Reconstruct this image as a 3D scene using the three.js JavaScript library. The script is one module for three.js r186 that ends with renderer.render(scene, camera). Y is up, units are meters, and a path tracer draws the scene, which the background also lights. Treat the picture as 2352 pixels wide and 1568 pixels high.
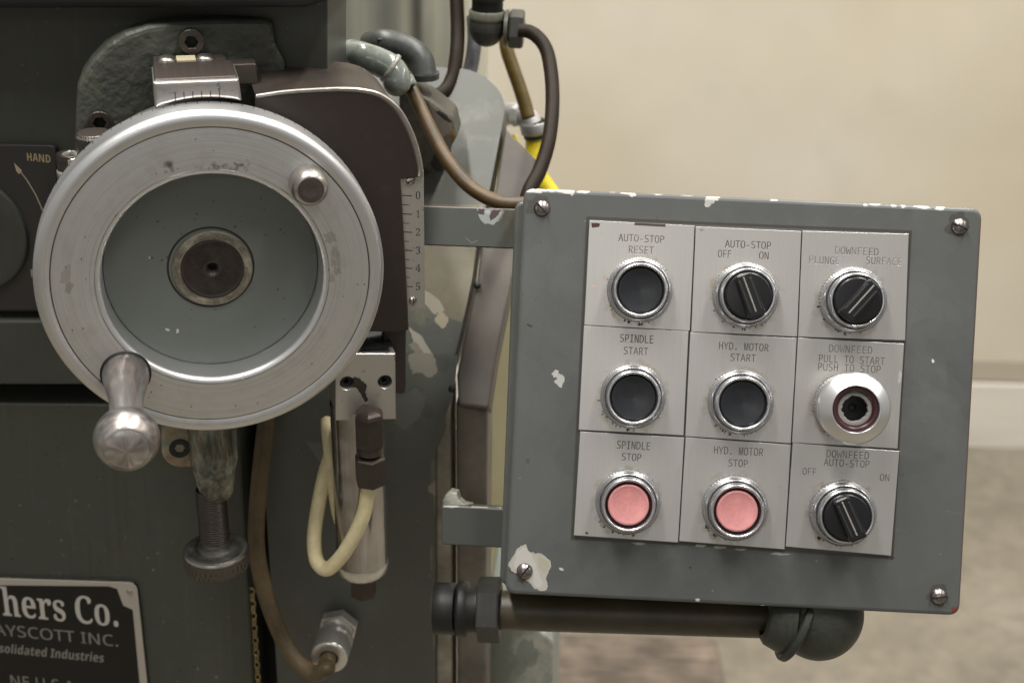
import * as THREE from 'three';
import { RoundedBoxGeometry } from 'three/addons/geometries/RoundedBoxGeometry.js';
import { mergeGeometries } from 'three/addons/utils/BufferGeometryUtils.js';
import { RectAreaLightUniformsLib } from 'three/addons/lights/RectAreaLightUniformsLib.js';
import { ImprovedNoise } from 'three/addons/math/ImprovedNoise.js';

// ---------------------------------------------------------------- camera, light, exposure
const scene = new THREE.Scene();
const F = 3144, CX = 1176, CY = 784, D2R = Math.PI / 180;      // lens in pixels of a 2352 x 1568 picture
const camera = new THREE.PerspectiveCamera(2 * Math.atan(CY / F) / D2R, 1.5, 0.05, 60);
camera.position.set(0, 1.5, 0);
camera.rotation.set(-26 * D2R, 0, 1.5 * D2R, 'YXZ');
camera.updateMatrixWorld(true);
camera.focus = 0.785; camera.userData.fStop = 7.5;
const renderer = new THREE.WebGLRenderer({ antialias: true });
renderer.toneMapping = THREE.LinearToneMapping;
renderer.toneMappingExposure = 1.4;
renderer.shadowMap.enabled = true;
RectAreaLightUniformsLib.init();
scene.background = new THREE.Color().setRGB(0.20, 0.195, 0.185);   // soft light of the hall around
for (const [x, z, len, I] of [[-0.62, -0.98, 2.9, 52], [0.9, -0.98, 2.9, 43], [3.2, -0.9, 3.1, 24]]) {   // two rows of ceiling tubes, and a third row added to brighten the wall
  const l = new THREE.RectAreaLight(new THREE.Color(1, 0.975, 0.93), I, 0.16, len);
  l.position.set(x, 3.5, z); l.rotation.x = -Math.PI / 2; scene.add(l);
}

{ // unseen light added behind the camera to give the metal its sheen
  const l = new THREE.RectAreaLight(new THREE.Color(1, 0.98, 0.94), 3.6, 1.6, 0.4);
  l.position.set(-0.75, 3.5, 3.9); l.lookAt(0.1, 1.1, -0.7); scene.add(l);
}

// ---------------------------------------------------------------- measuring helpers
const e = camera.matrixWorld.elements;
const RIGHT = new THREE.Vector3(e[0], e[1], e[2]), UP = new THREE.Vector3(e[4], e[5], e[6]), FWD = new THREE.Vector3(-e[8], -e[9], -e[10]);
const ray = (x, y) => FWD.clone().addScaledVector(RIGHT, (x - CX) / F).addScaledVector(UP, -(y - CY) / F);
const at = (x, y, d) => camera.position.clone().addScaledVector(ray(x, y), d);
class Frame {                                                    // a place to build: origin and axes
  constructor(origin, quat) { this.o = origin; this.q = quat; this.iq = quat.clone().invert(); }
  local(p) { return p.clone().sub(this.o).applyQuaternion(this.iq); }
  world(u, v, w) { return new THREE.Vector3(u, v, w).applyQuaternion(this.q).add(this.o); }
  hit(x, y, w = 0) {                                             // local point on the plane z = w
    const a = this.local(camera.position), r = ray(x, y).applyQuaternion(this.iq);
    return a.addScaledVector(r, (w - a.z) / r.z);
  }
  pts(w, list) { return list.map(([x, y]) => { const h = this.hit(x, y, w); return [h.x, h.y]; }); }
}
const Q = (rx, ry, rz) => new THREE.Quaternion().setFromEuler(new THREE.Euler(rx * D2R, ry * D2R, rz * D2R, 'YXZ'));
const W = new Frame(at(492, 643, 0.75), Q(-1.5, 15.4, 0));           // handwheel and feed unit, turned to the right
const B = new Frame(at(480, 631, 0.865), Q(0, -4, 0));            // front of the machine body
const P = (() => {                                                // control box lid
  const o = at(1705, 925, 0.786);
  const n = FWD.clone().negate().addScaledVector(RIGHT, -0.05).addScaledVector(UP, -0.035).normalize();
  const xa = RIGHT.clone().addScaledVector(UP, -0.0465); xa.addScaledVector(n, -xa.dot(n)).normalize();
  const ya = n.clone().cross(xa);
  return new Frame(o, new THREE.Quaternion().setFromRotationMatrix(new THREE.Matrix4().makeBasis(xa, ya, n)));
})();
const WORLD = new Frame(new THREE.Vector3(), new THREE.Quaternion());
const S = new Frame(B.world(...B.hit(1040, 932, -0.012).toArray()), Q(-38, -4, 0));   // sloping shoulder of the base, right of the feed unit

let seed = 7;
const rnd = () => { seed = (seed * 1664525 + 1013904223) >>> 0; return seed / 4294967296; };
const N = new ImprovedNoise(), noise = (x, y, z = 0) => N.noise(x, y, z);
const fbm = (x, y, z = 0, o = 4) => { let s = 0, a = 0.5; for (let i = 0; i < o; i++) { s += a * noise(x, y, z + i * 7.3); x *= 2.03; y *= 2.03; a *= 0.5; } return s; };

// ---------------------------------------------------------------- textures and materials
function dataTex(w, h, fn, srgb = true) {
  const d = new Uint8Array(w * h * 4);
  for (let y = 0; y < h; y++) for (let x = 0; x < w; x++) { const c = fn(x / w, y / h), i = (y * w + x) * 4; d[i] = c[0]; d[i + 1] = c[1]; d[i + 2] = c[2]; d[i + 3] = 255; }
  const t = new THREE.DataTexture(d, w, h); t.magFilter = THREE.LinearFilter; t.minFilter = THREE.LinearFilter; t.wrapS = t.wrapT = THREE.RepeatWrapping;
  if (srgb) t.colorSpace = THREE.SRGBColorSpace; t.needsUpdate = true; return t;
}
const hash = (x, y, z) => { let h = (x * 374761393 + y * 668265263 + z * 1274126177) | 0; h = Math.imul(h ^ (h >>> 13), 1274126177); return ((h ^ (h >>> 16)) >>> 0) / 2147483648 - 1; };
const wrapN = (u, v, s, z) => { // tiling value noise, four octaves
  let sum = 0, a = 0.42, p = Math.max(1, Math.round(s)); const zz = Math.round(z);
  for (let i = 0; i < 4; i++) {
    const x = u * p, y = v * p, x0 = Math.floor(x), y0 = Math.floor(y), fx = x - x0, fy = y - y0, sx = fx * fx * (3 - 2 * fx), sy = fy * fy * (3 - 2 * fy);
    const xa = x0 % p, xb = (x0 + 1) % p, ya = y0 % p, yb = (y0 + 1) % p, k = zz * 17 + i * 131;
    const t0 = hash(xa, ya, k), t1 = hash(xb, ya, k), t2 = hash(xa, yb, k), t3 = hash(xb, yb, k);
    sum += a * ((t0 + (t1 - t0) * sx) * (1 - sy) + (t2 + (t3 - t2) * sx) * sy); a *= 0.5; p *= 2;
  }
  return sum;
};
function mottle(hex, amp, tint = [1, 1, 1], scale = 6, z = 1, speck = 0) {
  const c = new THREE.Color(hex).getHex(), r = c >> 16, g = (c >> 8) & 255, b = c & 255;
  return dataTex(256, 256, (u, v) => {
    const n = wrapN(u, v, scale, z) * amp + wrapN(u, v, scale * 5, z + 3) * amp * 0.45, k = 1 + n, m = wrapN(u, v, scale * 1.7, z + 9) * amp * 0.5;
    const s = speck && wrapN(u, v, scale * 9, z + 17) > 0.33 ? speck : 1;
    return [r * k * s * (1 + m * (tint[0] - 1)), g * k * s * (1 + m * (tint[1] - 1)), b * k * s * (1 + m * (tint[2] - 1))].map((q) => Math.max(0, Math.min(255, q)));
  });
}
const greyTex = (w, h, fn) => dataTex(w, h, (u, v) => { const k = Math.max(0, Math.min(255, fn(u, v))); return [k, k, k]; }, false);
const castBump = greyTex(256, 256, (u, v) => 128 + 190 * wrapN(u, v, 14, 2) + 70 * wrapN(u, v, 40, 5));
const fineBump = greyTex(256, 256, (u, v) => 128 + 120 * wrapN(u, v, 30, 4));
const knurlBump = greyTex(64, 64, (u, v) => 127 + 64 * (Math.sin((u + v) * Math.PI * 4) + Math.sin((u - v) * Math.PI * 4)));
const rep = (t, sx, sy = sx) => { const c = t.clone(); c.repeat.set(sx, sy); c.needsUpdate = true; return c; };
const std = (o) => new THREE.MeshPhysicalMaterial({ roughness: 0.5, metalness: 0, ...o });
const per = 1 / 0.16;
const M = {
  paint: std({ map: rep(mottle('#535551', 0.13, [1.3, 1, 0.8], 5, 1), per), roughness: 0.42, bumpMap: rep(fineBump, per * 2), bumpScale: 0.00006 }),
  bodyPaint: std({ map: rep(mottle('#43453f', 0.14, [1.4, 1.1, 0.7], 4, 4), per * 0.6), roughness: 0.46, bumpMap: rep(fineBump, per * 2), bumpScale: 0.00008 }),
  palePaint: std({ map: rep(mottle('#a9a79b', 0.2, [1.4, 1, 0.7], 4, 8), per * 0.7), roughness: 0.45, bumpMap: rep(fineBump, per * 2), bumpScale: 0.0001 }),
  tanPaint: std({ map: rep(mottle('#5d564f', 0.22, [1.5, 0.9, 0.7], 4, 12), per * 0.7), roughness: 0.5 }),
  cast: std({ map: rep(mottle('#464840', 0.3, [1.3, 1.1, 0.8], 8, 6), per), roughness: 0.5, bumpMap: rep(castBump, per * 1.5), bumpScale: 0.0011 }),
  castWorn: std({ map: rep(mottle('#77705f', 0.75, [1.5, 1, 0.6], 5, 21), 8), roughness: 0.4, bumpMap: rep(castBump, 10), bumpScale: 0.0005 }),
  bossWorn: std({ map: rep(mottle('#6e6c5e', 0.85, [1.5, 1, 0.7], 8, 23), 2, 1), roughness: 0.65, bumpMap: rep(castBump, 2, 1), bumpScale: 0.0012 }),
  knurlChrome: std({ color: '#a2a2a4', metalness: 0.9, roughness: 0.42 }),
  black: std({ color: '#0c0c0c', roughness: 0.6 }),
  plateBlack: std({ color: '#2b2a29', roughness: 0.5 }),
  rubber: std({ map: rep(mottle('#161615', 0.2, [1, 1, 1], 8, 3), 8), roughness: 0.5 }),
  alu: std({ map: rep(mottle('#d8d7d6', 0.07, [1.3, 1, 0.7], 3, 31), 3), metalness: 1, roughness: 0.33 }),
  aluRim: std({ color: '#dcdcdc', metalness: 0.95, roughness: 0.4 }),
  steel: std({ map: rep(mottle('#b5b0aa', 0.16, [1.4, 1, 0.7], 5, 41), 12), metalness: 1, roughness: 0.35 }),
  wornSteel: std({ map: rep(mottle('#a39c98', 0.5, [1.3, 0.95, 0.9], 4, 43), 1.5), metalness: 0.85, roughness: 0.36 }),
  darkSteel: std({ map: rep(mottle('#5b544f', 0.3, [1.4, 1, 0.8], 5, 44), 10), metalness: 0.85, roughness: 0.42 }),
  brownSteel: std({ map: rep(mottle('#524a45', 0.3, [1.5, 1, 0.8], 5, 45), 9), metalness: 0.6, roughness: 0.42 }),
  guardPaint: std({ map: rep(mottle('#3b3431', 0.22, [1.5, 1, 0.8], 5, 46), 8), roughness: 0.42, metalness: 0.25 }),
  chrome: std({ map: rep(mottle('#cbcbcd', 0.12, [1, 1, 1], 6, 155), 3, 1), metalness: 0.95, roughness: 0.27 }),
  satin: std({ color: '#e4e4e3', metalness: 0.9, roughness: 0.32 }),
  galv: std({ map: rep(mottle('#dcd9d2', 0.16, [1, 1, 1], 8, 48), 20), metalness: 0.8, roughness: 0.3 }),
  capBlack: std({ map: mottle('#1f2125', 0.3, [1, 1, 1.2], 6, 51), roughness: 0.34 }),
  knobBlack: std({ color: '#141416', roughness: 0.32 }),
  capPink: std({ map: mottle('#d08c8b', 0.14, [1, 1.3, 1.3], 4, 53), roughness: 0.34 }),
  redRing: std({ map: mottle('#38181c', 0.5, [1, 1.6, 1.6], 6, 153), roughness: 0.35 }),
  putty: std({ map: mottle('#8d8a86', 0.4, [1, 1, 1], 8, 55), roughness: 0.7 }),
  cream: std({ map: rep(mottle('#e2d5aa', 0.12, [1, 1, 1.5], 3, 57), 4, 1), roughness: 0.45, transmission: 0 }),
  hoseBrown: std({ map: rep(mottle('#5f5038', 0.28, [1.6, 1, 0.6], 4, 59), 4, 1), roughness: 0.5 }),
  hoseOlive: std({ map: rep(mottle('#4c3b20', 0.3, [1.5, 1, 0.6], 4, 61), 4, 1), roughness: 0.5 }),
  hoseDark: std({ map: rep(mottle('#241b12', 0.25, [1.6, 1, 0.7], 4, 63), 4, 1), roughness: 0.55, specularIntensity: 0.35 }),
  hoseGrey: std({ map: rep(mottle('#67666a', 0.2, [1, 1, 1.4], 4, 64), 4, 1), roughness: 0.4 }),
  yellow: std({ map: rep(mottle('#d8c318', 0.12, [1, 1.2, 1], 4, 65), 2), roughness: 0.42 }),
  white: std({ map: rep(mottle('#b9b8b6', 0.15, [1, 1, 1], 5, 67), 10), roughness: 0.4, metalness: 0.4 }),
  brass: std({ color: '#b9a678', metalness: 0.7, roughness: 0.35 }),
  creamPost: std({ map: rep(mottle('#e6dcb4', 0.06, [1, 1, 1], 3, 69), 3), roughness: 0.6 }),
  pipe: std({ map: rep(mottle('#443d2d', 0.2, [1.4, 1.1, 0.7], 3, 71), 3), roughness: 0.42 }),
  silver: std({ color: '#c4c1bc', metalness: 0.5, roughness: 0.4 }),
  print: std({ color: '#26221e', roughness: 0.6 }),
};
M.knurl = std({ color: '#66615b', metalness: 0.8, roughness: 0.42, bumpMap: rep(knurlBump, 20, 2), bumpScale: 0.0009 });

// painter on a surface of a frame: m(x, y) turns a picture place into a canvas place; uv of the geometry are local metres
function surface(frame, w, [x0, y0, x1, y1], size, base, amp, draw, bump) {
  const c = [[x0, y0], [x1, y0], [x0, y1], [x1, y1]].map(([x, y]) => frame.hit(x, y, w));
  const u0 = Math.min(...c.map((p) => p.x)), u1 = Math.max(...c.map((p) => p.x)), v0 = Math.min(...c.map((p) => p.y)), v1 = Math.max(...c.map((p) => p.y));
  if ((v1 - v0) / (u1 - u0) * size > 2040) size = Math.floor(2040 * (u1 - u0) / (v1 - v0));
  const H = Math.round(size * (v1 - v0) / (u1 - u0));
  const k = size / (u1 - u0), m = (x, y) => { const h = frame.hit(x, y, w); return [(h.x - u0) * k, H - (h.y - v0) * k]; };
  const make = (fill, amp2, fn, srgb) => {
    const cv = document.createElement('canvas'); cv.width = size; cv.height = H; const g = cv.getContext('2d');
    g.fillStyle = fill; g.fillRect(0, 0, size, H);
    if (amp2) { // soft mottling, drawn as many faint blots
      const q = Math.round(size * H / 900);
      for (let i = 0; i < q; i++) { const s = rnd(); g.fillStyle = s < 0.5 ? `rgba(0,0,0,${amp2 * rnd()})` : `rgba(255,250,235,${amp2 * 0.8 * rnd()})`; const r = 2 + 26 * rnd() ** 3; g.beginPath(); g.ellipse(rnd() * size, rnd() * H, r, r * (0.4 + rnd()), rnd() * 6, 0, 7); g.fill(); }
    }
    fn(g, m, k * 0.00025);                                       // third: canvas pixels per picture pixel, about
    const t = new THREE.CanvasTexture(cv); t.wrapS = t.wrapT = THREE.ClampToEdgeWrapping; t.repeat.set(1 / (u1 - u0), 1 / (v1 - v0)); t.offset.set(-u0 / (u1 - u0), -v0 / (v1 - v0));
    if (srgb) t.colorSpace = THREE.SRGBColorSpace; return t;
  };
  return { map: make(base, amp, draw, true), bump: bump && make('#808080', 0, bump, false) };
}
function blot(g, m, x, y, rx, ry, color, rot = 0, rough = 0.35, n = 22) {  // an irregular flake with its own outline
  g.fillStyle = color; g.beginPath(); const s = rnd() * 100;
  for (let i = 0; i <= n; i++) { const a = (i / n) * 2 * Math.PI, k = 1 + rough * (noise(Math.cos(a) * 1.7 + s, Math.sin(a) * 1.7, s) * 1.6 + (rnd() - 0.5) * 0.35); const px = rx * k * Math.cos(a), py = ry * k * Math.sin(a); const q = m(x + px * Math.cos(rot) - py * Math.sin(rot), y + px * Math.sin(rot) + py * Math.cos(rot)); i ? g.lineTo(...q) : g.moveTo(...q); }
  g.closePath(); g.fill();
}
function patch(g, m, pts, color) { g.fillStyle = color; g.beginPath(); pts.forEach((p, i) => (i ? g.lineTo(...m(...p)) : g.moveTo(...m(...p)))); g.closePath(); g.fill(); }
function ragged(g, m, pts, color, amp = 3) {                       // the same with a broken edge
  const out = []; pts.forEach((p, i) => { const b = pts[(i + 1) % pts.length], n = Math.max(2, Math.round(Math.hypot(b[0] - p[0], b[1] - p[1]) / 4)); for (let k = 0; k < n; k++) out.push([p[0] + (b[0] - p[0]) * k / n + (rnd() - 0.5) * amp, p[1] + (b[1] - p[1]) * k / n + (rnd() - 0.5) * amp]); });
  patch(g, m, out, color);
}
function stroke(g, m, pts, color, width) { g.strokeStyle = color; g.lineWidth = width; g.lineCap = 'round'; g.lineJoin = 'round'; g.beginPath(); pts.forEach((p, i) => (i ? g.lineTo(...m(...p)) : g.moveTo(...m(...p)))); g.stroke(); }
function text(g, m, str, cx, cy, width, cap, color, font, { tilt = 0, fade = 0, dx = 0, dy = 0 } = {}) {
  const a = m(cx - width / 2, cy), b = m(cx + width / 2, cy), c = m(cx, cy - cap / 2), d = m(cx, cy + cap / 2), o = m(cx, cy);
  const wpx = Math.hypot(b[0] - a[0], b[1] - a[1]), hpx = Math.hypot(d[0] - c[0], d[1] - c[1]);
  g.save(); g.translate(o[0] + dx, o[1] + dy); g.rotate(tilt); g.font = font.replace('PX', '100px'); g.textBaseline = 'alphabetic'; g.textAlign = 'left';
  const tw = g.measureText(str).width; g.scale(wpx / tw, hpx / 71.4);
  let x = -tw / 2;
  for (const ch of str) { g.globalAlpha = fade ? 1 - fade * (0.55 + 0.45 * rnd()) : 1; g.fillStyle = color; g.fillText(ch, x, 35.7); x += tw > 0 && !/mono/.test(font) ? g.measureText(ch).width : tw / str.length; }
  g.restore();
}

// ---------------------------------------------------------------- building helpers
const used = {};
const numbered = (n) => { const k = used[n] = (used[n] ?? -1) + 1; return k ? `${n}_${String(k).padStart(3, '0')}` : n; };
function thing(name, label, category, frame, anchor, { group, kind } = {}) {
  const o = new THREE.Group(); o.name = numbered(name);
  const a = Array.isArray(anchor) ? new THREE.Vector3(...anchor) : anchor;
  o.position.copy(frame.world(a.x, a.y, a.z)); o.quaternion.copy(frame.q); scene.add(o);
  o.userData = { label, category }; if (group) o.userData.group = group; if (kind) { o.userData.kind = kind; }
  anchors.set(o, a); return o;
}
const anchors = new Map();
function part(parent, name, geometry, material, label) {       // geometry is in the frame's coordinates
  let root = parent; while (!anchors.has(root)) root = root.parent;
  const a = anchors.get(root), g = geometry.clone().translate(-a.x, -a.y, -a.z);
  const mesh = new THREE.Mesh(g, material); mesh.name = name; mesh.castShadow = mesh.receiveShadow = true;
  if (label) mesh.userData.label = label;
  parent.add(mesh); return mesh;
}
const V = (x, y, z) => new THREE.Vector3(x, y, z);
function shapeOf(pts) { const s = new THREE.Shape(); pts.forEach(([x, y], i) => (i ? s.lineTo(x, y) : s.moveTo(x, y))); return s; }
function rounded(pts, r) {                                       // polygon with rounded corners (r: number or list)
  const out = [], n = pts.length;
  for (let i = 0; i < n; i++) {
    const p = pts[i], a = pts[(i + n - 1) % n], b = pts[(i + 1) % n], rr = Array.isArray(r) ? r[i] : r;
    if (!rr) { out.push(p); continue; }
    const da = [a[0] - p[0], a[1] - p[1]], db = [b[0] - p[0], b[1] - p[1]], la = Math.hypot(...da), lb = Math.hypot(...db), q = Math.min(rr, la * 0.49, lb * 0.49);
    const s = [p[0] + da[0] / la * q, p[1] + da[1] / la * q], t = [p[0] + db[0] / lb * q, p[1] + db[1] / lb * q];
    for (let k = 0; k <= 6; k++) { const u = k / 6, v = 1 - u; out.push([v * v * s[0] + 2 * u * v * p[0] + u * u * t[0], v * v * s[1] + 2 * u * v * p[1] + u * u * t[1]]); }
  }
  return out;
}
function slab(pts, back, front, bevel = 0, holes = []) {          // prism between z = back and z = front
  const s = Array.isArray(pts) ? shapeOf(pts) : pts; for (const h of holes) s.holes.push(shapeOf(h));
  const g = new THREE.ExtrudeGeometry(s, { depth: front - back - 2 * bevel, bevelEnabled: bevel > 0, bevelThickness: bevel, bevelSize: bevel, bevelOffset: -bevel, bevelSegments: 3, curveSegments: 24, steps: 1 });
  g.translate(0, 0, back + bevel);
  const p = g.attributes.position, nn = g.attributes.normal, uv = g.attributes.uv;   // faces and bevels: local x, y in metres
  for (let i = 0; i < p.count; i++) if (Math.abs(nn.getZ(i)) > 0.12) uv.setXY(i, p.getX(i), p.getY(i));
  return g;
}
function planar(g) { const p = g.attributes.position, uv = g.attributes.uv; for (let i = 0; i < p.count; i++) uv.setXY(i, p.getX(i), p.getY(i)); return g; }
const circle = (cx, cy, r, n = 40, teeth = 0, amp = 0) => Array.from({ length: n }, (_, i) => { const a = (i / n) * 2 * Math.PI, k = r + (teeth ? amp * Math.cos(a * teeth) : 0); return [cx + k * Math.cos(a), cy + k * Math.sin(a)]; });
const lathe = (prof, seg = 64) => new THREE.LatheGeometry(prof.map(([r, z]) => new THREE.Vector2(r, z)), seg).rotateX(Math.PI / 2);      // turned about z
const latheY = (prof, seg = 48) => new THREE.LatheGeometry(prof.map(([r, y]) => new THREE.Vector2(r, y)), seg);
const hexPts = (cx, cy, r, rot = 0) => Array.from({ length: 6 }, (_, i) => [cx + r * Math.cos(rot + i * Math.PI / 3), cy + r * Math.sin(rot + i * Math.PI / 3)]);
const box = (w, h, d, r, x, y, z) => new RoundedBoxGeometry(w, h, d, 2, r).translate(x, y, z);
const tube = (pts, r, seg = 90, rad = 14) => new THREE.TubeGeometry(new THREE.CatmullRomCurve3(pts, false, 'centripetal'), seg, r, rad);
const mm = 0.001, pxm = (frame, x, y, w) => frame.local(camera.position).sub(frame.hit(x, y, w)).length() / F;   // metres per picture pixel, about
function arcBevel(r, n = 6) { return Array.from({ length: n + 1 }, (_, i) => (i / n) * Math.PI / 2).map((a) => [Math.sin(a) * r, Math.cos(a) * r]); }
function socketScrew(parent, x, y, z, r, name = 'socket_screw', mat = M.darkSteel) {   // cap screw seen from its head, with a hexagon socket
  const s = part(parent, name, slab(circle(x, y, r, 32), z - 6 * mm, z, 0.5 * mm, [hexPts(x, y, r * 0.52)]), mat);
  part(s, 'socket_bottom', slab(hexPts(x, y, r * 0.53), z - 6.5 * mm, z - 5 * mm), M.black);
  return s;
}
function slotScrew(parent, x, y, z, r, angle, mat = M.steel) {    // dome head with a driver slot
  const dome = [[0, r * 0.62], [r * 0.35, r * 0.57], [r * 0.65, r * 0.43], [r * 0.88, r * 0.22], [r, 0], [r * 0.98, -r * 0.2]].reverse();
  const s = part(parent, 'screw', lathe(dome, 28).translate(x, y, z), mat);
  part(s, 'slot', box(r * 1.8, r * 0.2, r * 0.5, r * 0.04, 0, 0, r * 0.4).rotateZ(angle).translate(x, y, z), M.black);
  return s;
}

// ================================================================ setting: floor, wall, skirting
{
  const wallZ = -2.62, floorTex = dataTex(1024, 1024, (u, v) => { const n = wrapN(u, v, 5, 70), k = wrapN(u, v, 28, 72), q = wrapN(u, v, 90, 74); const b = 1 + n * 0.2 + k * 0.1 + q * 0.14; return [121 * b, 114 * b, 100 * b + n * 8].map((c) => Math.max(0, Math.min(255, c))); });
  floorTex.repeat.set(6, 6);
  const floor = new THREE.Mesh(new THREE.BoxGeometry(12, 0.1, 12), std({ map: floorTex, roughness: 0.55, bumpMap: rep(castBump, 24), bumpScale: 0.0008 })); floor.position.set(0, -0.05, 0);
  floor.name = 'floor'; floor.userData = { kind: 'structure', label: 'stained grey beige concrete floor behind and below the machine', category: 'floor' }; floor.receiveShadow = true; scene.add(floor);
  const wt = dataTex(512, 512, (u, v) => { const n = wrapN(u, v, 4, 80), s = wrapN(u, v, 13, 84), b = 1 + n * 0.05 + s * 0.03 - 0.12 * Math.max(0, wrapN(u, v, 9, 88) - 0.25); return [211 * b, 202 * b + n * 3, 184 * b + n * 12].map((c) => Math.max(0, Math.min(255, c))); });
  wt.repeat.set(5, 2);
  const wall = new THREE.Group(); wall.name = 'wall'; wall.position.set(0, 0, wallZ); wall.userData = { label: 'cream painted wall with wide flat boards behind the control box', category: 'wall', kind: 'structure' }; scene.add(wall);
  const wm = std({ map: wt, roughness: 0.6 });
  const mk = (n, w, h, d, x, y, z, m) => { const o = new THREE.Mesh(new RoundedBoxGeometry(w, h, d, 2, 0.0012), m); o.name = n; o.position.set(x, y, z); o.castShadow = o.receiveShadow = true; wall.add(o); };
  let y = 0.21; for (const h of [3.3]) { mk('wall_board', 9, h - 0.0015, 0.08, 1, y + h / 2, -0.04, wm); y += h; }
  mk('skirting_rail', 9, 0.05, 0.1, 1, 0.185, -0.045, std({ color: '#b5ab9a', roughness: 0.6 }));
  mk('skirting_board', 9, 0.155, 0.115, 1, 0.0775, -0.045, std({ map: rep(mottle('#d9d2c6', 0.08, [1, 1, 1], 4, 86), 6, 1), roughness: 0.5 }));
}

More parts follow.
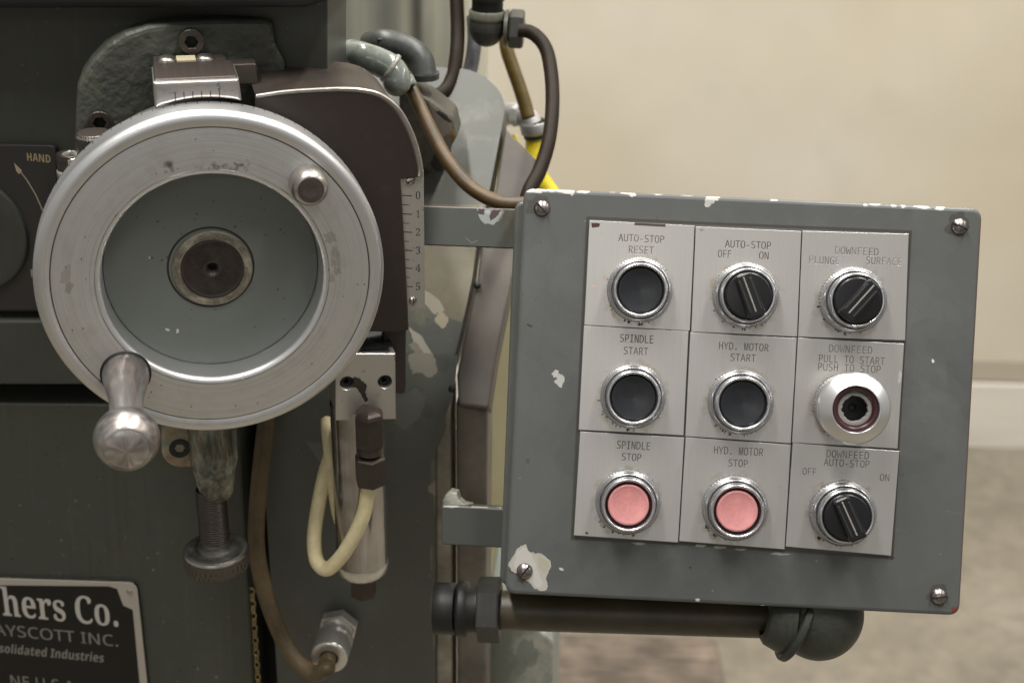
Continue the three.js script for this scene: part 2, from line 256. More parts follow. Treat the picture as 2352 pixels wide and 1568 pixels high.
// ================================================================ machine body
{
  const t = thing('grinding_machine', 'grey painted machine body with sloping shoulder and column behind the handwheel', 'machine', B, B.hit(760, 1568, -0.05));
  const bp = (w, l) => B.pts(w, l);
  // lower front panels, ledge, upper panel
  const grime = (w, area, hex, n) => surface(B, w, area, 1024, hex, 0.015, (g, m) => {
    const [x0, y0, x1, y1] = area, X = () => x0 + rnd() * (x1 - x0), Y = () => y0 + rnd() * (y1 - y0);
    for (let i = 0; i < n; i++) { const x = X(), y = Y(), l = 40 + rnd() * 260; stroke(g, m, [[x, y], [x + l * 0.02, y + l * 0.5], [x + l * 0.05, y + l]], `rgba(${rnd() < 0.6 ? '30,28,20' : '120,118,106'},${0.03 + 0.05 * rnd()})`, 3 + rnd() * 16); }
    for (let i = 0; i < n * 2; i++) blot(g, m, X(), Y(), 0.8 + rnd() * 2, 0.8 + rnd() * 3, `rgba(${rnd() < 0.5 ? '30,28,22' : '150,148,138'},${0.2 + 0.4 * rnd()})`, rnd() * 3);
    for (let i = 0; i < n / 3; i++) { const x = X(), y = Y(), a = rnd() * 3; stroke(g, m, [[x, y], [x + 40 * Math.cos(a) * rnd(), y + 40 * Math.sin(a) * rnd()]], `rgba(150,148,138,${0.1 + 0.2 * rnd()})`, 1.2); }
  });
  const lowMap = grime(0, [-40, 915, 600, 1600], '#44463f', 90), upMap = grime(-0.002, [-40, -40, 780, 730], '#42443d', 70);
  part(t, 'front_panel', slab(rounded(bp(0, [[-500, 923], [546, 931], [578, 1547], [600, 2000], [-500, 2000]]), [0, 0.004, 0, 0, 0]), -0.04, 0, 0.0015), std({ map: lowMap.map, roughness: 0.46, bumpMap: rep(fineBump, per * 2), bumpScale: 0.00008 }));
  part(t, 'gap_backing', slab(bp(-0.05, [[-600, 690], [760, 690], [760, 2000], [-600, 2000]]), -0.06, -0.05), M.black);
  part(t, 'ledge_panel', slab(bp(0.006, [[-500, 737], [330, 737], [330, 884], [-500, 884]]), -0.03, 0.006, 0.002), M.bodyPaint);
  part(t, 'upper_panel', slab(bp(-0.002, [[-500, -60], [752, -60], [752, 716], [-500, 716]]), -0.06, -0.002, 0.001), std({ map: upMap.map, roughness: 0.46, bumpMap: rep(fineBump, per * 2), bumpScale: 0.00008 }));
  part(t, 'table_underside', slab(bp(0.03, [[-500, -300], [764, -300], [758, 2], [700, 20], [-500, 22]]), -0.06, 0.03, 0.004), M.black);  // near black colour holds the shade under the table
  const right = surface(B, -0.012, [590, 860, 1060, 1600], 1024, '#575953', 0.02, (g, m) => {
    patch(g, m, [[680, 985], [745, 990], [752, 1080], [735, 1062], [716, 1036], [706, 1020], [688, 1000]], '#696d68');
    stroke(g, m, [[722, 930], [729, 946]], '#222', 3);
    blot(g, m, 940, 905, 60, 34, '#70726c', 0.6); blot(g, m, 1012, 1120, 30, 22, '#87877e', 0.1);
    for (let i = 0; i < 26; i++) blot(g, m, 990 + rnd() * 20, 960 + rnd() * 600, 3, 12 + rnd() * 20, `rgba(150,140,120,${0.15 + 0.3 * rnd()})`);
    for (let i = 0; i < 30; i++) blot(g, m, 620 + rnd() * 380, 980 + rnd() * 560, 1 + rnd() * 2, 1 + rnd() * 3, `rgba(150,150,140,${0.5 * rnd()})`);
  });
  // the shoulder bends round into the upright panel: tangent lengths along both planes
  const sTan = S.hit(930, 808, 0), dy = (S.world(sTan.x, sTan.y, 0).y - S.o.y), tanLen = sTan.y, edgeY = S.o.y - B.o.y, rb = tanLen / Math.tan(19 * D2R), edgeZ = -0.012;
  const yCut = edgeY - tanLen, cutPx = (x) => { let lo = 900, hi = 1500; for (let i = 0; i < 40; i++) { const mid = (lo + hi) / 2; if (B.hit(x, mid, -0.012).y > yCut) lo = mid; else hi = mid; } return lo; }, yb = [cutPx(600), cutPx(1000)];
  { const x0 = B.hit(600, 900, edgeZ).x, x1 = B.hit(1042, 900, edgeZ).x, gb = new THREE.BufferGeometry(), pos = [], uv = [], idx = [], n = 24;
    for (let i = 0; i <= n; i++) { const a = (i / n) * 38 * D2R, yy = yCut + rb * Math.sin(a), zz = edgeZ - rb * (1 - Math.cos(a)); for (const x of [x0, x1 - (x1 - B.hit(1001, 1000, edgeZ).x) * (1 - i / n) ** 2.6]) { pos.push(x, yy, zz); uv.push(x, yCut + rb * a); } if (i) { const k = 2 * i; idx.push(k - 2, k - 1, k, k - 1, k + 1, k); } }
    gb.setAttribute('position', new THREE.Float32BufferAttribute(pos, 3)); gb.setAttribute('uv', new THREE.Float32BufferAttribute(uv, 2)); gb.setIndex(idx); gb.computeVertexNormals();
    const bd = surface(B, edgeZ, [600, 780, 1050, 1060], 1024, '#5a5c56', 0.02, (g, m) => { for (let i = 0; i < 60; i++) blot(g, m, 880 + rnd() * 160, 800 + rnd() * 200, 8 + rnd() * 26, 6 + rnd() * 16, `rgba(${rnd() < 0.5 ? '96,96,88' : '60,62,56'},${0.1 + 0.1 * rnd()})`, rnd() * 3); ragged(g, m, [[925, 838], [955, 812], [985, 830], [1000, 868], [980, 880], [960, 868], [942, 872]], '#8d897c', 5); ragged(g, m, [[900, 930], [950, 900], [975, 920], [965, 960], [930, 990], [905, 970]], '#64665f', 5); });
    part(t, 'shoulder_bend', gb, std({ map: bd.map, roughness: 0.42 })); }
  part(t, 'right_panel', slab(bp(-0.012, [[600, yb[0]], [1000, yb[1]], [1000, 1700], [646, 1700]]), -0.05, -0.012, 0), std({ map: right.map, roughness: 0.46 }));
  part(t, 'edge_strip', slab(bp(-0.014, [[996, Math.max(932, yb[1] - 6)], [1034, 925], [1038, 1700], [1000, 1700]]), -0.05, -0.014, 0.003), std({ map: rep(mottle('#8a8375', 0.3, [1.4, 1, 0.7], 5, 91), 9), roughness: 0.5 }));
  part(t, 'side_panel', slab(bp(-0.02, [[1047, 930], [1120, 944], [1117, 1330], [1117, 1700], [1050, 1700]]), -0.06, -0.02, 0.003), std({ map: rep(mottle('#6b655c', 0.25, [1.4, 1, 0.7], 5, 92), 7), roughness: 0.5 }));
  part(t, 'machine_foot', slab(rounded(bp(-0.06, [[1110, 1440], [1230, 1440], [1272, 1474], [1266, 1760], [1114, 1760]]), 0.004), -0.2, -0.06, 0.003), std({ map: surface(B, -0.06, [1100, 1380, 1280, 1700], 512, '#868c84', 0.03, (g, m) => { for (let i = 0; i < 70; i++) blot(g, m, 1185 + rnd() * 85, 1455 + rnd() * 130, 6 + rnd() * 20, 6 + rnd() * 26, `rgba(200,198,186,${0.06 + 0.14 * rnd()})`, rnd() * 3); blot(g, m, 1205, 1510, 24, 40, 'rgba(120,128,120,0.6)', 0.5); for (let i = 0; i < 20; i++) blot(g, m, 1128 + rnd() * 14, 1450 + rnd() * 130, 4, 14, `rgba(150,135,115,${0.2 * rnd()})`); }).map, roughness: 0.5 }));
  // sloping shoulder
  const sp = (l) => S.pts(0, l);
  const A = t, sBase = S, toB = (geo) => geo.applyQuaternion(S.q).translate(S.o.x, S.o.y, S.o.z).translate(-B.o.x, -B.o.y, -B.o.z).applyQuaternion(B.iq);
  const sh = surface(S, 0, [880, 120, 1260, 960], 1024, '#5e605a', 0.02, (g, m) => {
    patch(g, m, [[860, 100], [1300, 100], [1300, 480], [860, 480]], '#62635d');  // upper part painted lighter, light from above put into the colour
    patch(g, m, [[930, 470], [1110, 470], [1090, 640], [1060, 740], [1000, 720], [930, 640]], 'rgba(134,125,104,0.75)');
    for (let i = 0; i < 60; i++) blot(g, m, 950 + rnd() * 140, 560 + rnd() * 170, 8 + rnd() * 26, 6 + rnd() * 18, `rgba(${140 + rnd() * 20},${130 + rnd() * 16},${108 + rnd() * 16},${0.06 + 0.08 * rnd()})`, rnd() * 3);
    blot(g, m, 985, 690, 14, 42, '#aaa494', -0.75); blot(g, m, 1015, 735, 14, 16, '#ada28c', 0); blot(g, m, 950, 840, 26, 34, '#a8a293', -0.6); blot(g, m, 965, 790, 12, 40, '#aaa497', -0.6);
    ragged(g, m, [[938, 790], [955, 785], [1000, 850], [992, 862]], '#8a8377');
    blot(g, m, 960, 330, 40, 60, '#6b675d', 0.2); blot(g, m, 1010, 330, 14, 40, '#8a7a63', -0.6);
    stroke(g, m, [[1098, 470], [1090, 640]], 'rgba(110,98,70,0.8)', 9);
    for (let i = 0; i < 40; i++) blot(g, m, 960 + rnd() * 190, 200 + rnd() * 220, 8 + rnd() * 16, 6 + rnd() * 20, `rgba(150,146,134,${0.06 + 0.08 * rnd()})`, rnd() * 3);
  });
  part(t, 'shoulder_plate', toB(slab(rounded(sp([[820, 140], [1095, 160], [1166, 222], [1126, 427], [1094, 567], [1084, 640], [1058, 762], [1044, 815], [820, 800]]), [0, 0.012, 0.02, 0, 0, 0, 0, 0, 0]), -0.03, 0, 0)), std({ map: sh.map, roughness: 0.45 }));
  part(t, 'shoulder_side_plate', toB(slab(rounded(sp([[1160, 290], [1230, 360], [1230, 520], [1176, 640], [1142, 806], [1122, 936], [1052, 928], [1048, 858], [1066, 770], [1095, 640], [1104, 567], [1138, 427]]), [0, 0, 0, 0, 0, 0.003, 0.003, 0, 0, 0, 0, 0]), -0.03, -0.003, 0.002)), M.tanPaint);
  for (const [x, y] of [[1096, 655], [1038, 893]]) { const h = S.hit(x, y, 0); part(t, 'seam_bolt', toB(lathe([[0, 0.0024], [0.0016, 0.0022], [0.0024, 0.0014], [0.0026, 0]].reverse(), 20).translate(h.x, h.y, 0)), M.rubber); }
  // column: upright rounded sheet housing that stands behind the feed unit
  const cz = -0.2, cl = B.hit(640, 100, cz).x, cr = B.hit(1046, 250, cz).x, cy0 = B.hit(900, 560, cz).y, cy1 = B.hit(900, -200, cz).y, R = 0.085;
  const colPts = []; // plan: x, z (front at cz)
  colPts.push([cl, cz - 0.25], [cl, cz]); for (let i = 0; i <= 16; i++) { const a = Math.PI / 2 - (i / 16) * Math.PI / 2; colPts.push([cr - R + R * Math.cos(a), cz - R + R * Math.sin(a)]); } colPts.push([cr, cz - 0.25]);
  const cg = slab(colPts.map(([x, z]) => [x, -z]), 0, cy1 - cy0).rotateX(-Math.PI / 2).translate(0, cy0, 0);
  const us = (x) => (B.hit(x, 60, cz - 0.01).x - cz + 0.01 - cl) / 0.5;
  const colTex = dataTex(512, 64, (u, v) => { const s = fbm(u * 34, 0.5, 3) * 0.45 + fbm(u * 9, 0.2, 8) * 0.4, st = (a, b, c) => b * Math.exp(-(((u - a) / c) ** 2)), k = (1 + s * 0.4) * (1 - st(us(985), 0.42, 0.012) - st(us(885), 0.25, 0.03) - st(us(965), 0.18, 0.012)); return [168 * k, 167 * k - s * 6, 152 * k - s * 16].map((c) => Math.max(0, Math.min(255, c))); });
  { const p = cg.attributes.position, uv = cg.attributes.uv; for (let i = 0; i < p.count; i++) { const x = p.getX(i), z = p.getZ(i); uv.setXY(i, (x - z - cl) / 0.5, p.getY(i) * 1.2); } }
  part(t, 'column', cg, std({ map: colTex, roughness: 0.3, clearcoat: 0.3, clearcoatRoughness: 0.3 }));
  // maker's plate
  const np = surface(B, 0.003, [-60, 1300, 345, 1640], 1024, '#141313', 0, (g, m) => {
    const rimc = '#b9b2a8';
    for (const [dx, dy] of [[0, 0]]) {
      patch(g, m, [[-60, 1300], [345, 1300], [345, 1349], [252, 1346], [-60, 1343]], rimc);
      patch(g, m, [[250, 1300], [345, 1300], [360, 1640], [331, 1640], [320, 1568], [304, 1400], [282, 1390], [268, 1352], [250, 1346]], rimc);
    }
    text(g, m, 'hers Co.', 137, 1394.5, 268, 62, '#c9c6c0', 'bold PX serif', { tilt: 0.035 });
    text(g, m, 'AYSCOTT INC.', 128, 1458, 284, 25, '#8f8c88', 'PX sans-serif', { tilt: 0.03 });
    text(g, m, 'solidated Industries', 115, 1499, 238, 20, '#8f8d88', 'italic bold PX sans-serif', { tilt: 0.03 });
    text(g, m, 'NE U.S.A.', 100, 1570, 158, 25, '#8f8c88', 'PX sans-serif', { tilt: 0.03 });
  });
  const plate = part(t, 'maker_plate', slab(rounded(bp(0.003, [[-60, 1326], [313, 1338], [345, 1640], [-60, 1640]]), [0, 0.007, 0, 0]), 0.0005, 0.003, 0.0004), std({ map: np.map, roughness: 0.4, metalness: 0.2 }), 'black name plate with silver border, hers Co., at the lower left');
  { const h = B.hit(297, 1359, 0.003); part(plate, 'rivet', lathe([[0, 0.0012], [0.0016, 0.0009], [0.0024, 0]].reverse(), 16).translate(h.x, h.y, 0.003), M.steel); }
  // black plate with the hand lever markings and the round boss at its left
  const hp = surface(B, 0.004, [-80, 320, 130, 720], 512, '#302e2d', 0.01, (g, m) => {
    text(g, m, 'HAND', 87.5, 362, 56, 18, '#a3946c', 'bold PX sans-serif', { tilt: 0.05 });
    const arc = [[40, 387], [60, 412], [80, 445], [93, 474], [101, 494], [108, 520], [112, 555], [108, 590]];
    stroke(g, m, arc, '#9b8f78', 6); patch(g, m, [[31, 373], [50, 392], [42, 400], [36, 392]], '#a69a80');
    text(g, m, 'M', 78, 628, 20, 18, '#a3946c', 'bold PX sans-serif', { tilt: 0.05 });
  });
  part(t, 'marking_plate', slab(rounded(bp(0.004, [[-80, 331], [127, 334], [140, 712], [-80, 712]]), [0, 0.005, 0, 0]), -0.001, 0.004, 0.0008), std({ map: hp.map, roughness: 0.45 }), 'black plate lettered HAND with a curved arrow, left edge');
  { const h = B.hit(-88, 540, 0.01); part(t, 'round_boss', lathe([[0, 0.0072], [0.0375, 0.0072], [0.0392, 0.0066], [0.04, 0.0056], [0.04, 0.002]].reverse(), 64).translate(h.x, h.y, 0), std({ map: rep(mottle('#3a3b36', 0.2, [1.2, 1, 0.8], 4, 171), 2), roughness: 0.6 })); }
}

// brass chain hanging in the dark gap
{
  const t = thing('brass_chain', 'thin brass link chain hanging in the dark gap between the panels', 'chain', B, B.hit(588, 1568, -0.008));
  for (let i = 0; i < 17; i++) {
    const y = 1358 + i * 14, h = B.hit(578 + i * 0.95, y, -0.008);
    part(t, 'chain_link', new THREE.TorusGeometry(0.0024, 0.0007, 8, 14).scale(0.75, 1.15, 1).rotateY(i % 2 ? 1.25 : 0.25).translate(h.x, h.y, -0.008), M.brass);
  }
}

// ================================================================ feed unit behind the handwheel
{
  const t = thing('feed_unit', 'dark cast feed bracket with index block and curved guard behind the handwheel', 'machine unit', W, W.hit(480, 1000, -0.05));
  const p = (w, l) => W.pts(w, l);
  const fl = [[172, 700], [172, 290], [176, 205], [188, 170], [209, 140], [242, 105], [286, 76], [338, 58], [403, 51], [480, 48], [537, 47], [608, 47], [626, 54], [632, 100], [654, 140], [668, 300], [668, 700]];
  part(t, 'cast_flange', slab(p(-0.085, fl), -0.105, -0.085, 0.004), M.cast, 'rough cast grey flange plate at the top');
  const hub = W.hit(470, 420, -0.085);
  part(t, 'bearing_housing', lathe([[0.03, -0.042], [0.062, -0.042], [0.066, -0.046], [0.072, -0.076], [0.080, -0.0855], [0.080, -0.09]].reverse(), 96), std({ map: rep(mottle('#62645a', 0.3, [1.2, 1.05, 0.85], 5, 161), 8, 2), roughness: 0.45 }));
  for (const [x, y, r] of [[439, 97, 28], [228, 284, 27]]) { const h = W.hit(x, y, -0.079); socketScrew(t, h.x, h.y, -0.079, r * pxm(W, x, y, -0.079)); }
  // index block with vernier lines over the wheel
  const bf = -0.019, bbk = -0.068;
  const arc = []; for (let i = 0; i <= 12; i++) { const u = i / 12, x = 355 + 200 * u; arc.push([x, 249 - 18 * Math.sin(Math.PI * (u * 0.9 + 0.0)) ** 0.9 * 1.0 - 10 * u]); }
  const bt = surface(W, bf, [335, 170, 570, 260], 512, '#c3bfbb', 0.02, (g, m, k) => {
    for (let i = 0; i < 6; i++) stroke(g, m, [[401 + i * 20.3, (i === 5 ? 207 : 212) - i * 0.6], [403 + i * 20.3, 236 - i * 1.2]], '#4a3532', 4.5);
    text(g, m, '5', 502, 198, 9, 14, '#5b504c', 'PX sans-serif');
    for (let i = 0; i < 50; i++) blot(g, m, 350 + rnd() * 200, 188 + rnd() * 50, 2 + rnd() * 6, 1 + rnd() * 3, `rgba(90,75,70,${0.15 * rnd()})`);
  });
  const ib = part(t, 'index_block', slab(rounded(p(bf, [...arc, [548, 181], [351, 189]]), 0), bbk + 0.012, bf, 0.0018), std({ map: bt.map, metalness: 0.9, roughness: 0.32 }), 'bright steel block with vernier lines and 5');
  { const tp = p(bf, [[351, 188], [548, 180]]); const x0 = tp[0][0], x1 = tp[1][0], y1 = tp[0][1] - 0.0005;
    part(t, 'index_block_cap', box(x1 - x0 - 0.001, 0.012, 0.038, 0.0012, (x0 + x1) / 2, y1 - 0.0050, bf - 0.0225), M.brownSteel);
    const led = part(t, 'index_block_ledge', box(x1 - x0 - 0.004, 0.010, 0.021, 0.001, (x0 + x1) / 2 - 0.001, y1 - 0.005, bf - 0.0525), M.brownSteel);
    for (const u of [0.19, 0.66]) part(t, 'cap_screw', latheY([[0.0055, -0.001], [0.0055, 0.0018], [0.004, 0.0034], [0, 0.004]], 24).translate(x0 + (x1 - x0) * u, y1 - 0.001, bf - 0.050), M.steel);
    part(t, 'worn_tag', box(0.0105, 0.002, 0.012, 0.0004, x0 + (x1 - x0) * 0.43, y1 + 0.0003, bf - 0.050), std({ map: rep(mottle('#b3a98c', 0.5, [1.3, 1, 0.7], 9, 95), 60), roughness: 0.8 }));
    part(t, 'link_bar', box(0.016, 0.012, 0.014, 0.001, x1 + 0.005, y1 - 0.008, bf - 0.050), M.brownSteel);
  }
  // curved guard: front plate and a bent band behind it
  const gf = -0.036, gd = 0.068;
  const edge = [[585, 236], [587, 220], [654, 210], [722, 205], [790, 203], [842, 208], [876, 219], [910, 246], [934, 284], [951, 325], [961, 362], [965, 388], [963, 402], [957, 408]];
  const sm = new THREE.CatmullRomCurve3(edge.slice(1).map(([x, y]) => V(x, y, 0)), false, 'centripetal').getPoints(60).map((q) => [q.x, q.y]); edge.splice(1, edge.length - 1, ...sm);
  const front = [...edge, [920, 412], [923, 444], [926, 500], [932, 608], [938, 725], [939, 757], [926, 762], [585, 762]];
  const gt = surface(W, gf, [560, 190, 990, 780], 512, '#3a322f', 0.02, (g, m) => {
    stroke(g, m, edge.slice(1, 56), '#b5aaa4', 8); stroke(g, m, edge.slice(1, 56).map(([x, y]) => [x - 3, y + 4]), 'rgba(150,138,130,0.55)', 6);
    for (let i = 0; i < 60; i++) blot(g, m, 600 + rnd() * 350, 215 + rnd() * 500, 2 + rnd() * 14, 1 + rnd() * 6, `rgba(120,100,90,${0.07 * rnd()})`);
    stroke(g, m, [[921, 420], [926, 500], [932, 608], [938, 750]], '#5d4d44', 4);
  });
  part(t, 'guard_plate', slab(p(gf, front), gf - 0.003, gf, 0.0008), std({ map: gt.map, roughness: 0.4, metalness: 0.3 }), 'dark brown curved guard plate right of the wheel');
  const outer = p(gf, edge.slice(1)), inner = [...outer].map(([x, y], i) => { const a = outer[Math.max(0, i - 1)], b = outer[Math.min(outer.length - 1, i + 1)], tx = b[0] - a[0], ty = b[1] - a[1], l = Math.hypot(tx, ty) || 1; return [x + ty / l * 0.0025, y - tx / l * 0.0025]; });
  part(t, 'guard_edge', tube(p(gf, sm.slice(0, 56)).map(([x, y]) => V(x + 0.0004, y - 0.0006, gf - 0.0008)), 0.0015, 80, 8), M.steel, 'bright worn edge of the guard');
  part(t, 'guard_band', slab([...outer, ...inner.reverse()], gf - gd, gf - 0.0031, 0.0004), M.brownSteel, 'worn brown bent band over the guard');
  { const h = W.hit(630, 152, gf - 0.052), y = p(gf, [[630, 212]])[0][1]; part(t, 'guard_screw', latheY([[0.0042, -0.001], [0.0042, 0.0012], [0.003, 0.0026], [0.001, 0.003], [0, 0.0022]], 24).translate(W.hit(628, 152, gf - 0.056).x, y + 0.0004, gf - 0.056), M.steel); }
  part(t, 'guard_leg', slab(rounded(p(-0.046, [[880, 740], [933, 740], [932, 905], [905, 905], [880, 890]]), [0, 0, 0.006, 0.004, 0]), -0.052, -0.046, 0.0008), M.guardPaint);
  part(t, 'guard_backing', slab(p(-0.055, [[640, 230], [900, 260], [920, 430], [920, 740], [640, 740]]), -0.07, -0.055), M.black);
  // scale with numbers
  const sf = -0.038;
  const st = surface(W, sf, [905, 380, 985, 720], 512, '#b3afa8', 0.015, (g, m, k) => {
    [448.5, 491, 532.6, 574.5, 615.5, 657.4].forEach((y, i) => { text(g, m, String(i), 960, y, i === 1 ? 10 : 12.5, 17, '#1e1b19', 'PX serif'); stroke(g, m, [[922 + i * 2.5, y], [945 + i * 0.5, y + 1]], '#2b2724', 12); if (i < 5) stroke(g, m, [[924 + i * 2.5, y + 21], [938 + i * 0.5, y + 22]], '#2b2724', 10); });
    for (let i = 0; i < 40; i++) blot(g, m, 920 + rnd() * 55, 395 + rnd() * 310, 1 + rnd() * 3, 1 + rnd() * 4, `rgba(70,60,50,${0.2 * rnd()})`);
  });
  const sc = part(t, 'scale', slab(p(sf, [[905, 393], [973, 391], [976, 708], [945, 714], [905, 722]]), sf - 0.002, sf, 0.0003), std({ map: st.map, roughness: 0.38, metalness: 0.6 }), 'narrow steel scale numbered 0 to 5');
  for (const [x, y, r, a] of [[943, 414, 11, 0.5], [948, 690, 9.5, 1.5]]) { const h = W.hit(x, y, sf); slotScrew(t, h.x, h.y, sf, r * pxm(W, x, y, sf), a); }
  // lower boss and screw lug under the wheel
  const lw = -0.05, axis = W.hit(494, 1100, lw - 0.005), u = pxm(W, 494, 1100, lw);
  const lug = rounded(p(lw, [[370, 960], [470, 960], [470, 1075], [400, 1077], [371, 1055]]), [0, 0, 0, 0.006, 0.006]);
  part(t, 'screw_lug', slab(lug, lw - 0.02, lw, 0.003), M.castWorn);
  { const h = W.hit(412, 1031, lw + 0.001); socketScrew(t, h.x, h.y, lw + 0.001, 23 * pxm(W, 412, 1031, lw), 'socket_screw', M.rubber); }
  const yOf = (y) => W.hit(494, y, lw - 0.005).y;
  part(t, 'boss', latheY([[0.030 * 0 + 55 * u, yOf(940)], [54 * u, yOf(1050)], [45 * u, yOf(1085)], [38 * u, yOf(1128)], [34 * u, yOf(1138)], [20 * u, yOf(1140)]].reverse(), 40).translate(axis.x, 0, axis.z), M.bossWorn, 'flaking paint and rust on the lower boss');
  part(t, 'boss_rib', slab(p(lw + 0.004, [[436, 960], [470, 960], [478, 1110], [468, 1125], [452, 1060]]), lw - 0.015, lw + 0.004, 0.002), M.castWorn);
}

// adjusting screw below the boss: threaded rod and knurled knob
{
  const lw = -0.055, a = W.hit(494, 1250, lw), t = thing('adjusting_screw', 'vertical threaded screw with knurled round knob hanging below the wheel', 'screw', W, a);
  const u = pxm(W, 494, 1200, lw), yOf = (y) => W.hit(494, y, lw).y, y0 = yOf(1236), y1 = yOf(1138) + 0.006, prof = [];
  const pitch = 0.0017, n = Math.floor((y1 - y0) / pitch); for (let i = 0; i < n; i++) { prof.push([31 * u, y0 + i * pitch], [33 * u, y0 + (i + 0.3) * pitch], [33 * u, y0 + (i + 0.5) * pitch], [31 * u, y0 + (i + 0.8) * pitch]); }
  part(t, 'threaded_rod', latheY(prof, 40).translate(a.x, 0, a.z), M.darkSteel);
  const yt = yOf(1258), R = 73 * u, H = 0.0135;
  part(t, 'knob_top', latheY([[R - 0.0005, yt - 0.003], [R - 0.0012, yt - 0.0002], [R - 0.003, yt], [38 * u, yt - 0.0005], [37 * u, yt + 0.003], [30 * u, yt + 0.004], [28 * u, yt + 0.008]], 64).translate(a.x, 0, a.z), std({ map: rep(mottle('#605e57', 0.6, [1.2, 1, 0.8], 5, 97), 3), metalness: 0.6, roughness: 0.5 }));
  part(t, 'bright_edge', latheY([[R - 0.0003, yt - 0.0026], [R - 0.0005, yt - 0.0012], [R - 0.0016, yt - 0.0001]], 72).translate(a.x, 0, a.z), M.steel);  // bright steel ring added as the highlight along the rim
  part(t, 'knurled_rim', latheY([[0, yt - H], [R - 0.002, yt - H], [R, yt - H + 0.0015], [R, yt - 0.0025], [R - 0.0005, yt - 0.0025]], 96).translate(a.x, 0, a.z), M.knurl);
}

// knurled thumb screw and clamps left of the wheel, half hidden by it
{
  const w = -0.05, a = W.hit(214, 305, w), u = pxm(W, 214, 305, w), t = thing('thumb_screw', 'knurled dark thumb screw standing upright at the upper left of the wheel', 'thumb screw', W, a);
  const R = 40 * u;
  part(t, 'knurled_body', latheY([[0, a.y - 0.03], [R, a.y - 0.03], [R, a.y - 0.002], [R - 0.0008, a.y]], 72).translate(a.x, 0, a.z), M.knurl);
  part(t, 'bright_edge', latheY([[R - 0.0001, a.y - 0.0024], [R - 0.0002, a.y - 0.0012], [R - 0.0012, a.y + 0.0004]], 60).translate(a.x, 0, a.z), M.steel);  // lighter steel ring around the top
  part(t, 'top_face', latheY([[R - 0.0008, a.y], [R - 0.002, a.y + 0.0008], [0, a.y + 0.0008]], 48).translate(a.x, 0, a.z), M.brownSteel);
}
{
  const w = -0.05, t = thing('clamp_ring', 'pair of stacked steel clamp rings left of the wheel beside the black plate', 'clamp ring', W, W.hit(170, 400, w));
  for (const [y, R] of [[352, 38], [386, 40]]) { const a = W.hit(172, y, w), u = pxm(W, 172, y, w), r = R * u;
    part(t, 'ring', latheY([[r * 0.6, a.y - 0.004], [r, a.y - 0.006], [r, a.y - 0.001], [r * 0.95, a.y], [r * 0.62, a.y], [r * 0.6, a.y - 0.004]], 40).translate(a.x, 0, a.z), M.galv); }
  const a = W.hit(172, 400, w), u = pxm(W, 172, 400, w); part(t, 'sleeve', latheY([[0, a.y - 0.03], [36 * u, a.y - 0.03], [36 * u, a.y + 0.012], [23 * u, a.y + 0.012]], 40).translate(a.x, 0, a.z), M.darkSteel);
}

